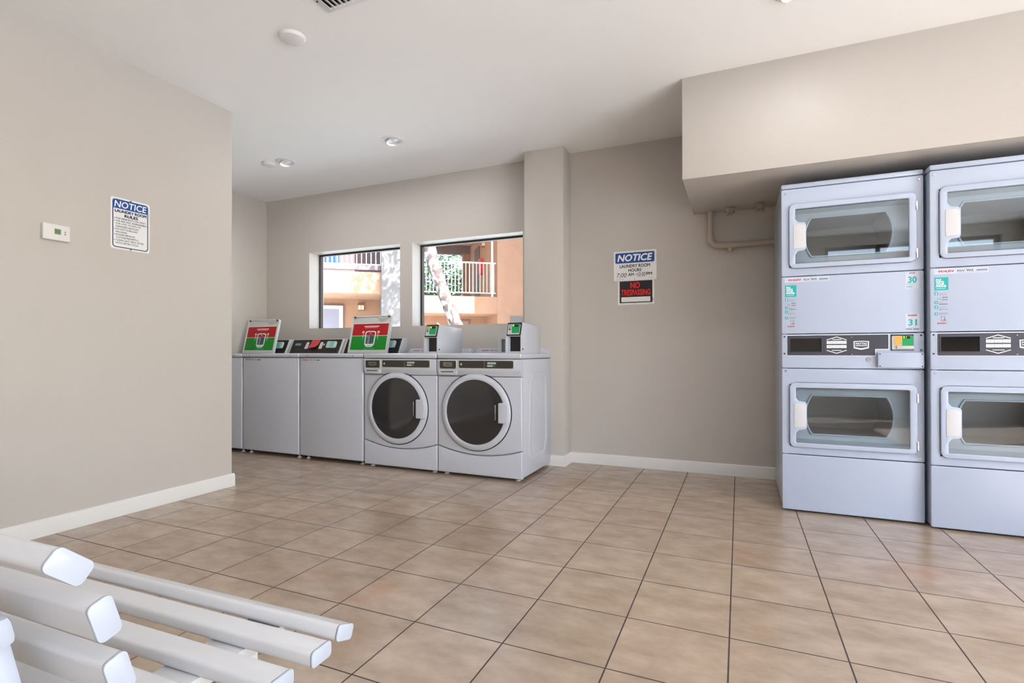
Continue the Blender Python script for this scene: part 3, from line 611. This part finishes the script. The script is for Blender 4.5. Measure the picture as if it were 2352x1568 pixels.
        for dx, w_, za, zb in ((-0.034, 0.016, 0.092, 0.152), (0.030, 0.018, 0.098, 0.168), (0.008, 0.020, 0.088, 0.172)):
            g.plate([rpoly([(cxl + dx - w_ / 2, za, 0.003), (cxl + dx + w_ / 2, za, 0.003), (cxl + dx + w_ / 2, zb, 0.006), (cxl + dx - w_ / 2, zb, 0.006)])], -0.0032, 0.002, mtx=lm)
        obj('emblem_marks', g, mat('dark_green_print', (40, 84, 66), 0.5), lid)
        g = G()
        for zz in (0.050, 0.041): g.box(cxl - 0.06, cxl + 0.06, -0.0034, -0.002, zz, zz + 0.003, mtx=lm)
        for s in (-1, 1): g.box(cxl + s * 0.088 - 0.012, cxl + s * 0.088 + 0.012, -0.0034, -0.002, 0.134, 0.139, mtx=lm)
        obj('label_small_print', g, mat('pale_green_print', (70, 190, 140), 0.5), lid)
        obj('tub_opening', G().plate([rpoly([(lx + 0.01, 0.06, 0.05), (lx + lw - 0.01, 0.06, 0.05), (lx + lw - 0.01, 0.42, 0.05), (lx + 0.01, 0.42, 0.05)])], -0.0008, 0.001,
            mtx=Matrix.Translation((0, 0, 0.936)) @ Matrix.Rotation(R(-90), 4, 'X')), M_DARK, t)
    else:
        obj('lid', G().box(lx, lx + lw, 0.06, 0.44, 0.930, 0.9375, 0.003), M_ENAMEL2, t)
    feet(t, W, D, 0.036, 0.06)
    return t
top_loader(-4.868, 0.66, 0.618, 'top-loading washer with open lid, partly hidden behind the left wall corner', True)
top_loader(-4.243, 0.66, 0.703, 'top-loading washer with closed lid and a red note on its console', False)
top_loader(-3.534, 0.66, 0.703, 'top-loading washer with open lid, next to the front-loaders', True)
# red paper note taped over the console of the middle top-loader
bm = bmesh.new(); cols = 8
for k in range(cols + 1):
    t_ = k / cols; y = -0.008 - 0.05 * max(0, t_ - 0.45) ** 1.5; z = 0.152 - 0.105 * t_
    bm.verts.new((0.288 - 0.012 * t_, y, z)); bm.verts.new((0.400 - 0.012 * t_ - 0.012 * t_ ** 3, y - 0.008 * t_ * t_, z + 0.008 * t_ ** 2))
bm.verts.ensure_lookup_table()
for k in range(cols): bm.faces.new([bm.verts[i] for i in (2 * k, 2 * k + 1, 2 * k + 3, 2 * k + 2)])
bmesh.ops.solidify(bm, geom=bm.faces[:], thickness=0.0008)
g = G(); g.add_bm(bm, Matrix.Translation((-4.243, 0.66 + 0.545, 0.934)) @ Matrix.Rotation(-math.atan2(0.073, 0.146), 4, 'X'))
tag(obj('paper_note', g, M_SALMON), 'curling red paper note taped to the black washer console', 'note')

# ---------------------------------------------------------------- signs and wall fittings
def sign_root(name, label, cat, loc, rz=0): return thing(name, label, cat, loc, rz)
s = sign_root('notice_sign', 'white and blue NOTICE laundry room rules sign on the left wall', 'sign', (XL, -0.957, 1.55), R(90))
w, h = 0.112, 0.300
obj('sign_plate', G().plate([rr(-w, w, 0, h, 0.014)], -0.0028, 0.0026, 0.0006), M_SIGNW, s)
obj('blue_header', G().plate([rpoly([(-w + 0.010, 0.236, 0.001), (w - 0.010, 0.236, 0.001), (w - 0.010, h - 0.010, 0.018), (-w + 0.010, h - 0.010, 0.018)])], -0.0032, 0.001), M_BLUE, s)
obj('navy_border', G().plate([rr(-w + 0.010, w - 0.010, 0.010, h - 0.010, 0.018), rr(-w + 0.015, w - 0.015, 0.015, h - 0.015, 0.014)], -0.0031, 0.001), M_NAVY, s)
obj('white_lettering', G().text('NOTICE', -w + 0.020, w - 0.020, 0.243, 0.281, -0.0036, 0.02, 0.12), M_WHITEP, s)
obj('navy_lettering', G().text('LAUNDRY ROOM', -w + 0.022, w - 0.020, 0.213, 0.231, -0.0036, 0.05).text('RULES', -0.036, 0.042, 0.190, 0.208, -0.0036, 0.05), M_NAVY, s)
g = G()
rules = (('• FOR RESIDENTS USE ONLY', 0.198), ('• WE ARE NOT RESPONSIBLE', 0.202), ('  FOR LOST, STOLEN OR', 0.170), ('  DAMAGED ARTICLES.', 0.158), ('• DO NOT OVERLOAD', 0.150), ('  MACHINES.', 0.092), ('• PLEASE REMOVE', 0.134), ('  CLOTHES PROMPTLY.', 0.158), ('• CLEAN LINT TRAY AFTER', 0.186), ('  EACH DRYER CYCLE.', 0.156))
for k, (ln, wd_) in enumerate(rules):
    z = 0.1745 - 0.0158 * k; ind = 0.012 if ln.startswith('•') else 0.022
    if ln.startswith('•'): g.plate([circ(-w + 0.022, z + 0.0045, 0.0024, 10)], -0.0036, 0.0006)
    g.text(ln[2:], -w + 0.029, -w + 0.029 + (wd_ - 0.028), z, z + 0.0098, -0.0036, 0.012, align='LEFT')
obj('black_lettering', g, M_BLACKP, s)
for z in (0.006, h - 0.006): obj('screw', G().cyl((0, -0.002, z), (0, -0.006, z), 0.005, 0.004, 12), M_STEEL, s)
t = thing('thermostat', 'small white wall thermostat with green display left of the rules sign', 'thermostat', (XL, -1.343, 1.538), R(90))
bd = obj('body', G().plate([rr(-0.062, 0.062, 0, 0.084, 0.004)], -0.026, 0.022, 0.004), M_TRIM, t)
obj('wall_plate', G().plate([rr(-0.060, 0.060, 0.003, 0.081)], -0.006, 0.006), M_GREYPL, t)
obj('display', G().plate([rr(-0.012, 0.017, 0.032, 0.060)], -0.0266, 0.002), M_LCD, t)
obj('display_digits', G().text('72', -0.008, 0.010, 0.041, 0.053, -0.0270, 0.01), mat('lcd_digits', (70, 92, 66), 0.3), t)
for z, d in ((0.049, 1), (0.037, -1)): obj('button', G().plate([[(0.032, z - 0.003 * d), (0.041, z - 0.003 * d), (0.0365, z + 0.005 * d)]], -0.0275, 0.002), M_GREYP, t)
s = sign_root('notice_sign', 'NOTICE sign giving laundry room hours on the back wall', 'sign', (-0.7465, BW, 1.536))
w, h = 0.1725, 0.2425
obj('sign_plate', G().plate([rr(-w, w, 0, h, 0.008)], -0.0046, 0.0026, 0.0006), M_SIGNW, s)
obj('blue_header', G().plate([rr(-w + 0.014, w - 0.016, 0.143, h - 0.015, 0.010)], -0.0050, 0.001), M_BLUE, s)
obj('white_lettering', G().text('NOTICE', -w + 0.030, w - 0.030, 0.156, 0.215, -0.0054, 0.035, 0.22), M_WHITEP, s)
g = G().text('LAUNDRY ROOM', -0.122, 0.122, 0.104, 0.131, -0.0054, 0.025).text('HOURS', -0.052, 0.053, 0.069, 0.095, -0.0054, 0.025)
g.text('AM', -0.054, -0.008, 0.034, 0.060, -0.0054, 0.02).text('-', 0.004, 0.014, 0.044, 0.048, -0.0054, 0.01).text('PM', 0.092, 0.138, 0.034, 0.060, -0.0054, 0.02)
obj('black_lettering', g, M_BLACKP, s)
g = G().text('7:00', -0.148, -0.066, 0.030, 0.062, -0.0054, -0.006, 0.2).text('10:00', 0.018, 0.086, 0.031, 0.062, -0.0054, -0.004, 0.15)
g.box(-0.138, -0.064, -0.0054, -0.0048, 0.026, 0.0275).box(0.018, 0.084, -0.0054, -0.0048, 0.026, 0.0275)
g.box(-0.152, -0.088, -0.0054, -0.0048, 0.010, 0.0115).box(0.108, 0.152, -0.0054, -0.0048, 0.012, 0.0132)
obj('handwritten_hours', g, M_BLACKP, s)
for z in (0.010, h - 0.006): obj('screw', G().cyl((0, -0.003, z), (0, -0.008, z), 0.004, 0.003, 12), M_STEEL, s)
s = sign_root('warning_sign', 'black and red NO TRESPASSING sign below the hours sign', 'sign', (-0.739, BW, 1.334))
w, h = 0.146, 0.200
obj('sign_plate', G().plate([rr(-w, w, 0, h, 0.004)], -0.0022, 0.0020, 0.0005), M_SIGNW, s)
obj('black_field', G().plate([rr(-w + 0.014, w - 0.014, 0.016, h - 0.004, 0.002)], -0.0027, 0.001), M_BLACKP, s)
obj('red_lettering', G().text('NO', -0.044, 0.034, 0.134, 0.186, -0.0031, 0.045).text('TRESPASSING', -w + 0.026, w - 0.028, 0.076, 0.126, -0.0031, 0.035), mat('bright_red_print', (226, 20, 24), 0.5), s)
obj('blank_panel', G().plate([rr(-w + 0.028, w - 0.030, 0.024, 0.064, 0.004)], -0.0031, 0.001), M_SIGNW, s)
g = G()
for k in range(7): g.box(w - 0.014, w - 0.004, -0.0027, -0.002, 0.028 + 0.0036 * k, 0.030 + 0.0036 * k)
for a in (-0.12, -0.02, 0.10): g.box(a, a + 0.03, -0.0027, -0.002, 0.007, 0.009)
obj('small_print', g, M_GREYP, s)
# ceiling fittings
def disc_cover(x, y, r, label, cat):
    return tag(obj('ceiling_cover', G().lathe([(r * 0.2, 0.022), (0.0, 0.022)][::-1] + [(r * 0.7, 0.021), (r * 0.9, 0.016), (r, 0.004), (r, -0.001), (0.0, -0.001)], Matrix.Translation((x, y, CE)) @ Matrix.Rotation(R(180), 4, 'X'), 48), M_TRIM), label, cat)
disc_cover(-2.172, -0.768, 0.072, 'round white blank cover on the ceiling near the vent', 'ceiling cover')
disc_cover(-3.855, 0.612, 0.06, 'round white cover on the ceiling left of a recessed light', 'ceiling cover')
def downlight(x, y, label, r=0.088, watts=0.0):
    t = thing('recessed_light', label, 'light', (x, y, CE), 0, 'recessed ceiling lights')
    F = Matrix.Rotation(R(180), 4, 'X')
    obj('trim_ring', G().lathe([(r * 0.70, -0.004), (r * 0.72, 0.006), (r * 0.86, 0.008), (r, 0.003), (r, -0.001)], F, 48), M_TRIM, t)
    A = Matrix.Translation((0.006, 0.008, 0.004)) @ Matrix.Rotation(R(-12), 4, 'Y') @ F
    obj('lamp_holder', G().lathe([(r * 0.64, -0.012), (r * 0.70, 0.012), (r * 0.66, 0.020), (r * 0.58, 0.018), (r * 0.55, 0.006)], A, 40), M_TRIM, t)
    obj('lamp_lens', G().lathe([(r * 0.57, 0.006), (r * 0.3, 0.012), (0, 0.014)], A, 40), mat('unlit_lamp_glass', (214, 218, 220), 0.12, coat=0.6), t)
    if watts:
        l = bpy.data.lights.new('downlight_fill', 'AREA'); l.shape = 'DISK'; l.size = 0.09; l.energy = watts; l.color = (0.95, 0.97, 1.0)  # fill light added below the unlit fixture to brighten the room
        o = bpy.data.objects.new('downlight_fill', l); COL.objects.link(o); o.parent = t; o.location = (0.008, 0.008, -0.020)
    return t
downlight(-2.512, 0.632, 'recessed ceiling light nearer the column, over the front-loaders', watts=8)
downlight(-3.676, 0.640, 'recessed ceiling light over the top-loaders, beside a round cover', watts=8)
downlight(0.268, -0.07, 'recessed ceiling light at the top edge above the dryers', watts=5)
t = thing('ceiling_vent', 'white louvred air vent at the top edge of the ceiling', 'vent', (-1.69, -1.005, CE))
obj('vent_frame', G().box(-0.152, 0.152, -0.155, 0.155, -0.008, 0.0, 0.003).box(-0.128, 0.128, -0.13, 0.13, -0.012, -0.006, 0.002), M_TRIM, t)
obj('vent_opening', G().box(-0.118, 0.118, -0.120, 0.118, -0.0125, -0.011), M_DARK, t)
for k in range(9):
    a = -0.112 + 0.0275 * k
    obj('slat', G().box(-0.011, 0.011, -0.118, 0.118, -0.0015, 0.0015, 0.001, mtx=Matrix.Translation((a, 0, -0.017)) @ Matrix.Rotation(R(28), 4, 'Y')), M_TRIM, t)
obj('screw', G().cyl((-0.14, 0.06, -0.008), (-0.14, 0.06, -0.011), 0.005, n=10), M_DARK, t)
# painted pipe on the back wall
t = thing('painted_pipe', 'wall coloured pipe with elbow running from the soffit behind the dryers', 'pipe', (-0.165, 1.475, 1.757))
PR_ = 0.0215
obj('riser', G().cyl((0, 0, 0.05), (0, 0, 0.272), PR_, n=24), M_PIPE, t)
el = [(0.062 - 0.062 * math.cos(R(a)), 0, 0.062 - 0.062 * math.sin(R(a))) for a in range(0, 91, 10)]
obj('elbow', G().tube([(0, 0, 0.075)] + el + [(0.085, 0, 0)], 0.0265, 24), M_PIPE, t)
obj('tee', G().cyl((0.085, 0, 0), (0.180, 0, 0), 0.0262, n=24).cyl((0.140, 0, 0), (0.140, 0, -0.040), 0.0185, 0.0165, 20).cyl((0.140, 0, -0.040), (0.140, 0, -0.054), 0.013, 0.008, 12), M_PIPE, t)
obj('run', G().cyl((0.170, 0, 0), (1.35, 0, 0), PR_, n=24), M_PIPE, t)
for x, y, lab in ((-0.028, 1.405, 'painted metal pipe coupling under the soffit, directly right of the pipe riser'), (0.170, 1.372, 'painted metal pipe coupling under the soffit, beside the dryer top')):
    t = thing('pipe_coupling', lab, 'coupling', (x, y, 2.024), 0, 'pipe couplings under the soffit')
    obj('nipple', G().cyl((0, 0, 0.0), (0, 0, -0.02), 0.024, n=20), M_PIPE, t)
    obj('lock_nut', G().cyl((0, 0, -0.008), (0, 0, -0.028), 0.036, n=6).cyl((0, 0, -0.026), (0, 0, -0.044), 0.030, n=8), mat('scuffed_metal', (178, 168, 152), 0.3, metal=0.7), t)
    g = G()
    for k in range(6): g.box(0.024, 0.034, -0.005, 0.005, -0.052, -0.040, 0.001, mtx=Matrix.Rotation(R(60 * k), 4, 'Z'))
    obj('bushing_teeth', g, mat('scuffed_metal', (178, 168, 152), 0.3, metal=0.7), t)
    obj('bushing', G().lathe([(0.026, -0.040), (0.028, -0.050), (0.018, -0.050), (0.016, -0.040)], Matrix.Identity(4), 20), M_PIPE, t)

# ---------------------------------------------------------------- slatted bench
t = thing('slatted_bench', 'white slatted bench with rolled backrest in the left foreground', 'bench', (-0.648, -2.30, 0), R(-1.8 + 3.6))
BL = 1.72
def slat(name, y, z, wd_, th, ang):
    m = Matrix.Translation((0, y + 2.30, z)) @ Matrix.Rotation(ang, 4, 'X')
    pr = rr(-wd_ / 2, wd_ / 2, -th / 2, th / 2, 0.0075, 4)
    pc = rr(-wd_ / 2 - 0.0006, wd_ / 2 + 0.0006, -th / 2 - 0.0006, th / 2 + 0.0006, 0.008, 4)
    o = obj(name, G().prism_x(pr, -BL, -0.006, mtx=m), M_BENCH, t)
    for a, b in ((-0.0045, 0.0), (-BL, -BL + 0.0045)):
        obj('end_cap', G().prism_x(pc, a, b, 0.0013, mtx=m), M_CAP, o)
for y, z, a in ((-2.131, 0.4145, R(-20)), (-2.196, 0.4065, 0), (-2.290, 0.4065, 0), (-2.384, 0.404, R(2)), (-2.470, 0.404, R(6))): slat('seat_slat', y, z, 0.050 if y < -2.14 else 0.046, 0.028, a)
for y, z, a in ((-2.530, 0.494, R(-74)), (-2.546, 0.565, R(-74)), (-2.563, 0.639, R(-73)), (-2.6005, 0.7135, R(-41))): slat('back_slat', y, z, 0.050, 0.0275, a)
for fx in (-0.21, -1.50):
    fr = obj('leg_frame', G().box(fx - 0.045, fx + 0.045, -0.19, 0.185, 0.368, 0.392, 0.004)
        .box(fx - 0.02, fx + 0.02, 0.10, 0.14, 0.0, 0.37, 0.004).box(fx - 0.02, fx + 0.02, -0.25, -0.21, 0.0, 0.40, 0.004).box(fx - 0.02, fx + 0.02, -0.25, 0.14, 0.0, 0.04, 0.004), M_BENCH, t)
    sx = fx + 0.085 if fx > -1 else fx - 0.085
    m = Matrix.Translation((sx, -0.258, 0.372)) @ Matrix.Rotation(R(12), 4, 'X')
    g = G().box(-0.030, 0.026, -0.022, 0.004, -0.01, 0.288, 0.006, mtx=m)
    for z in (0.250, 0.158, 0.066): g.box(-0.036, 0.046, -0.036, 0.004, z, z + 0.038, 0.010, mtx=m)
    obj('back_support', g, M_CAP, t)

# ---------------------------------------------------------------- the courtyard outside the windows
PHI = math.atan2(0.62, 0.78)
g = G().box(-30, 20, BW + WT, 40, -0.2, -0.04)
tag(obj('courtyard_paving', g, M_CONC), 'sunlit pale paving of the courtyard outside', 'paving', kind='structure')
g = G().box(-6, 30, -30, YR - 0.2, -0.2, -0.03).box(XR + 0.2, 30, YR - 0.2, BW + WT, -0.2, -0.03)
tag(obj('walkway_paving', g, M_CONC), 'sunlit pale walkway paving outside the openings', 'paving', kind='structure')
def railing(root, s0, s1, y, z0, z1, pitch=0.085):
    r = obj('railing', G().box(s0, s1, y - 0.02, y + 0.02, z1 - 0.04, z1).box(s0, s1, y - 0.015, y + 0.015, z0, z0 + 0.03), M_RAIL, root)
    g = G(); n = int((s1 - s0) / pitch)
    for k in range(n + 1): g.box(s0 + k * pitch, s0 + k * pitch + 0.018, y - 0.009, y + 0.009, z0, z1 - 0.02)
    obj('balusters', g, M_RAIL, r)
    return r
def wall_lamp(root, m):
    l = obj('wall_lamp', G().box(-0.07, 0.07, -0.09, 0.0, -0.07, 0.07, 0.006, mtx=m), M_LAMPG, root)
    g = G()
    for zz in (-0.075, 0.055): g.box(-0.078, 0.078, -0.098, 0.0, zz, zz + 0.02, mtx=m)
    g.box(-0.006, 0.006, -0.097, -0.088, -0.07, 0.07, mtx=m)
    obj('lamp_cage', g, mat('tan_lamp_metal', (150, 120, 90), 0.5), l)
a = thing('apartment_building', 'stucco apartment block with railed balcony seen through the left window', 'building', (-7.37, 7.0, 0), PHI)
obj('balcony_slab', G().box(-6, 0.02, 0, 1.7, 2.27, 2.75), M_PEACH, a)
lw_ = obj('lower_wall', G().box(-6, 0.6, 1.5, 1.75, -0.04, 2.3), M_PEACH, a)
obj('upper_wall', G().box(-6, 0.6, 1.5, 1.75, 2.7, 5.4), M_MAUVE, a)
obj('column', G().box(0.01, 0.62, -0.12, 1.5, -0.04, 6.0), M_STUCCO, a)
obj('roof', G().box(-6, 0.7, -0.3, 2.2, 5.4, 5.7), M_STUCCO, a)
obj('balcony_curb', G().box(-6, 0.01, 0.02, 0.10, 2.80, 2.91), M_MAUVE, a)
railing(a, -6, 0.0, 0.06, 2.91, 3.85, 0.105)
d = obj('door', G().box(-1.80, -0.96, 1.46, 1.5, -0.04, 2.03), M_DOORG, a)
obj('door_frame', G().plate([rr(-1.88, -0.88, -0.04, 2.10), rr(-1.80, -0.97, -0.05, 2.02)], 1.43, 0.07), M_TRIM, d)
obj('door_shadow_gap', G().plate([rr(-1.90, -0.86, -0.04, 2.12), rr(-1.88, -0.88, -0.05, 2.10)], 1.44, 0.06), M_MAUVE, d)
wall_lamp(a, Matrix.Translation((-0.44, 1.5, 2.06)))
bc = G()
for k in range(12): bc.box(-3.0 + k * 0.175, -2.86 + k * 0.175, 0.55 + 0.03 * (k % 2), 0.60 + 0.03 * (k % 2), 2.95, 3.9, 0.01)
bl = tag(obj('blue_screen', bc, M_BLUEC, loc=(-7.37, 7.0, 0), rot=(0, 0, PHI)), 'blue pleated screen standing behind the balcony railing', 'screen')
b = thing('apartment_building', 'stucco apartment wing with open breezeway seen through the right window', 'building', (-7.755, 11.3, 0), PHI)
obj('balcony_slab', G().box(-6, 1.26, 0, 4.6, 2.12, 2.64), M_PEACH, b)
obj('front_wing', G().box(1.25, 5.5, -0.03, 4.6, -0.04, 6.4), M_PEACH, b)
obj('lower_wall', G().box(-6, 1.26, 1.6, 1.85, -0.04, 2.12), M_PEACH, b)
obj('breezeway_ceiling', G().box(-6, 1.25, 0, 4.6, 5.05, 5.4), mat('cream_ceiling_paint', (232, 205, 178), 0.8), b)
obj('breezeway_beam', G().box(-6, 1.25, 4.3, 4.6, 4.72, 5.05), M_MAUVE, b)
obj('end_wall', G().box(0.98, 1.25, 4.3, 4.6, 2.64, 4.75), M_PEACH, b)
obj('roof', G().box(-6, 4.7, -1.5, 5, 6.4, 6.6), M_STUCCO, b)
railing(b, -6, 1.22, 0.05, 2.74, 3.70, 0.11)
obj('railing', G().box(-6, 1.0, 4.32, 4.36, 3.66, 3.71), M_MAUVE, b)
obj('downpipe', G().cyl((1.12, 0.10, 2.64), (1.12, 0.10, 5.05), 0.035, n=16), M_RAIL, b)
obj('door', G().box(1.22, 1.26, 2.5, 3.3, 2.64, 4.70), mat('brown_door_paint', (104, 78, 70), 0.6), b)
side = Matrix.Translation((1.25, 1.75, 4.60)) @ Matrix.Rotation(R(-90), 4, 'Z')
wall_lamp(b, side)
obj('extinguisher_cabinet', G().box(1.11, 1.25, 1.85, 2.15, 3.62, 4.15, 0.01), mat('red_cabinet_paint', (214, 52, 60), 0.5), b)
obj('vent_cover', G().box(1.66, 2.20, -0.06, -0.03, 1.40, 2.05, 0.01), M_STUCCO, b)
obj('window_frame', G().plate([rr(0.35, 0.72, 1.2, 2.02), rr(0.40, 0.67, 1.25, 1.97)], 1.57, 0.05), M_MAUVE, b)
tw = thing('apartment_building', 'unseen tall peach stucco block added to shade the apartment wing', 'building', (-3.8, 9.5, 0))  # out-of-view block added to cast shade on the right wing
obj('wall', G().box(0, 4.5, 0, 3.0, -0.04, 10.0), M_PEACH, tw)
obj('roof', G().box(-0.1, 4.6, -0.1, 3.1, 10.0, 10.2), M_STUCCO, tw)
# leaning tree in front of the right window
random.seed(7)
t = thing('leaning_tree', 'pale barked tree leaning left outside the right window', 'tree', (-3.62, 5.05, -0.04))
tr = [(0, 0, 0), (-0.34, -0.02, 0.75), (-0.74, -0.05, 1.5), (-1.02, -0.05, 2.15), (-1.18, -0.05, 2.55), (-1.27, -0.02, 2.9), (-1.36, 0.05, 3.4), (-1.5, 0.2, 4.0), (-1.7, 0.4, 4.7)]
obj('trunk', G().tube(tr, [0.135, 0.12, 0.108, 0.105, 0.11, 0.112, 0.10, 0.085, 0.06], 20), M_BARK, t)
obj('branch', G().tube([(-1.3, 0, 3.1), (-0.9, 0.1, 3.7), (-0.5, 0.3, 4.4)], [0.07, 0.055, 0.035], 12), M_BARK, t)
def leaves(n, centers, size, seed):
    rnd = random.Random(seed); bm = bmesh.new()
    for _ in range(n):
        c, rx, rz = rnd.choice(centers)
        while True:
            v = Vector((rnd.uniform(-1, 1), rnd.uniform(-1, 1), rnd.uniform(-1, 1)))
            if v.length <= 1: break
        p = Vector(c) + Vector((v.x * rx, v.y * rx, v.z * rz))
        q = Matrix.Rotation(rnd.uniform(0, 6.28), 3, 'Z') @ Matrix.Rotation(rnd.uniform(-3.1, 3.1), 3, 'X') @ Matrix.Rotation(rnd.uniform(-1, 1), 3, 'Y')
        s_ = size * rnd.uniform(0.6, 1.3)
        vs_ = [bm.verts.new(p + q @ Vector(k)) for k in ((-s_, 0, 0), (0, -s_ * 0.4, s_ * 0.12), (s_, 0, 0), (0, s_ * 0.4, s_ * 0.12))]
        bm.faces.new(vs_)
    g = G(); g.add_bm(bm); return g
obj('foliage', leaves(900, [((-1.45, 0.55, 5.2), 0.7, 0.75), ((-0.5, 0.4, 5.0), 0.9, 0.6)], 0.09, 3), M_LEAF, t, smooth=False)
t = thing('background_tree', 'leafy green tree filling the open end of the breezeway', 'tree', (-11.6, 17.6, -0.04))
obj('trunk', G().tube([(0, 0, 0), (0.1, 0, 1.5), (0, 0.1, 3.2)], [0.2, 0.16, 0.1], 14), M_BARK, t)
obj('foliage', leaves(11000, [((-0.2, 0, 4.3), 1.9, 1.7), ((-1.6, -0.6, 4.0), 1.4, 1.6), ((0.6, 0.5, 3.4), 1.3, 1.3), ((-1.0, 0, 2.8), 1.6, 1.0)], 0.085, 5), M_LEAF, t, smooth=False)
for k, (x, y, lab) in enumerate(((-3.62, 3.3, 'pale shrub just above the sill left of the tree'), )):
    t = thing('courtyard_shrub', lab, 'shrub', (x, y, -0.04))
    obj('stem', G().tube([(0, 0, 0), (0.03, 0, 0.5), (-0.05, 0, 1.0)], [0.025, 0.02, 0.012], 8), M_BARK, t)
    obj('foliage', leaves(700, [((0.0, 0, 1.12), 0.34, 0.26), ((0.30, 0.1, 1.08), 0.26, 0.24), ((-0.12, 0.05, 1.02), 0.26, 0.28)], 0.035, 11 + k), M_LEAF2, t, smooth=False)
# facing block behind the camera that the dryer doors mirror
t = thing('facing_building', 'peach stucco block across the walkway behind the photographer', 'building', (3.0, -13.0, 0))
obj('wall', G().box(-12, 12, -0.3, 0, -0.04, 3.6), M_PEACH, t)
obj('window', G().box(-1.2, 0.2, 0, 0.03, 1.0, 2.3).box(1.6, 3.0, 0, 0.03, 1.0, 2.3), M_DISP, t)
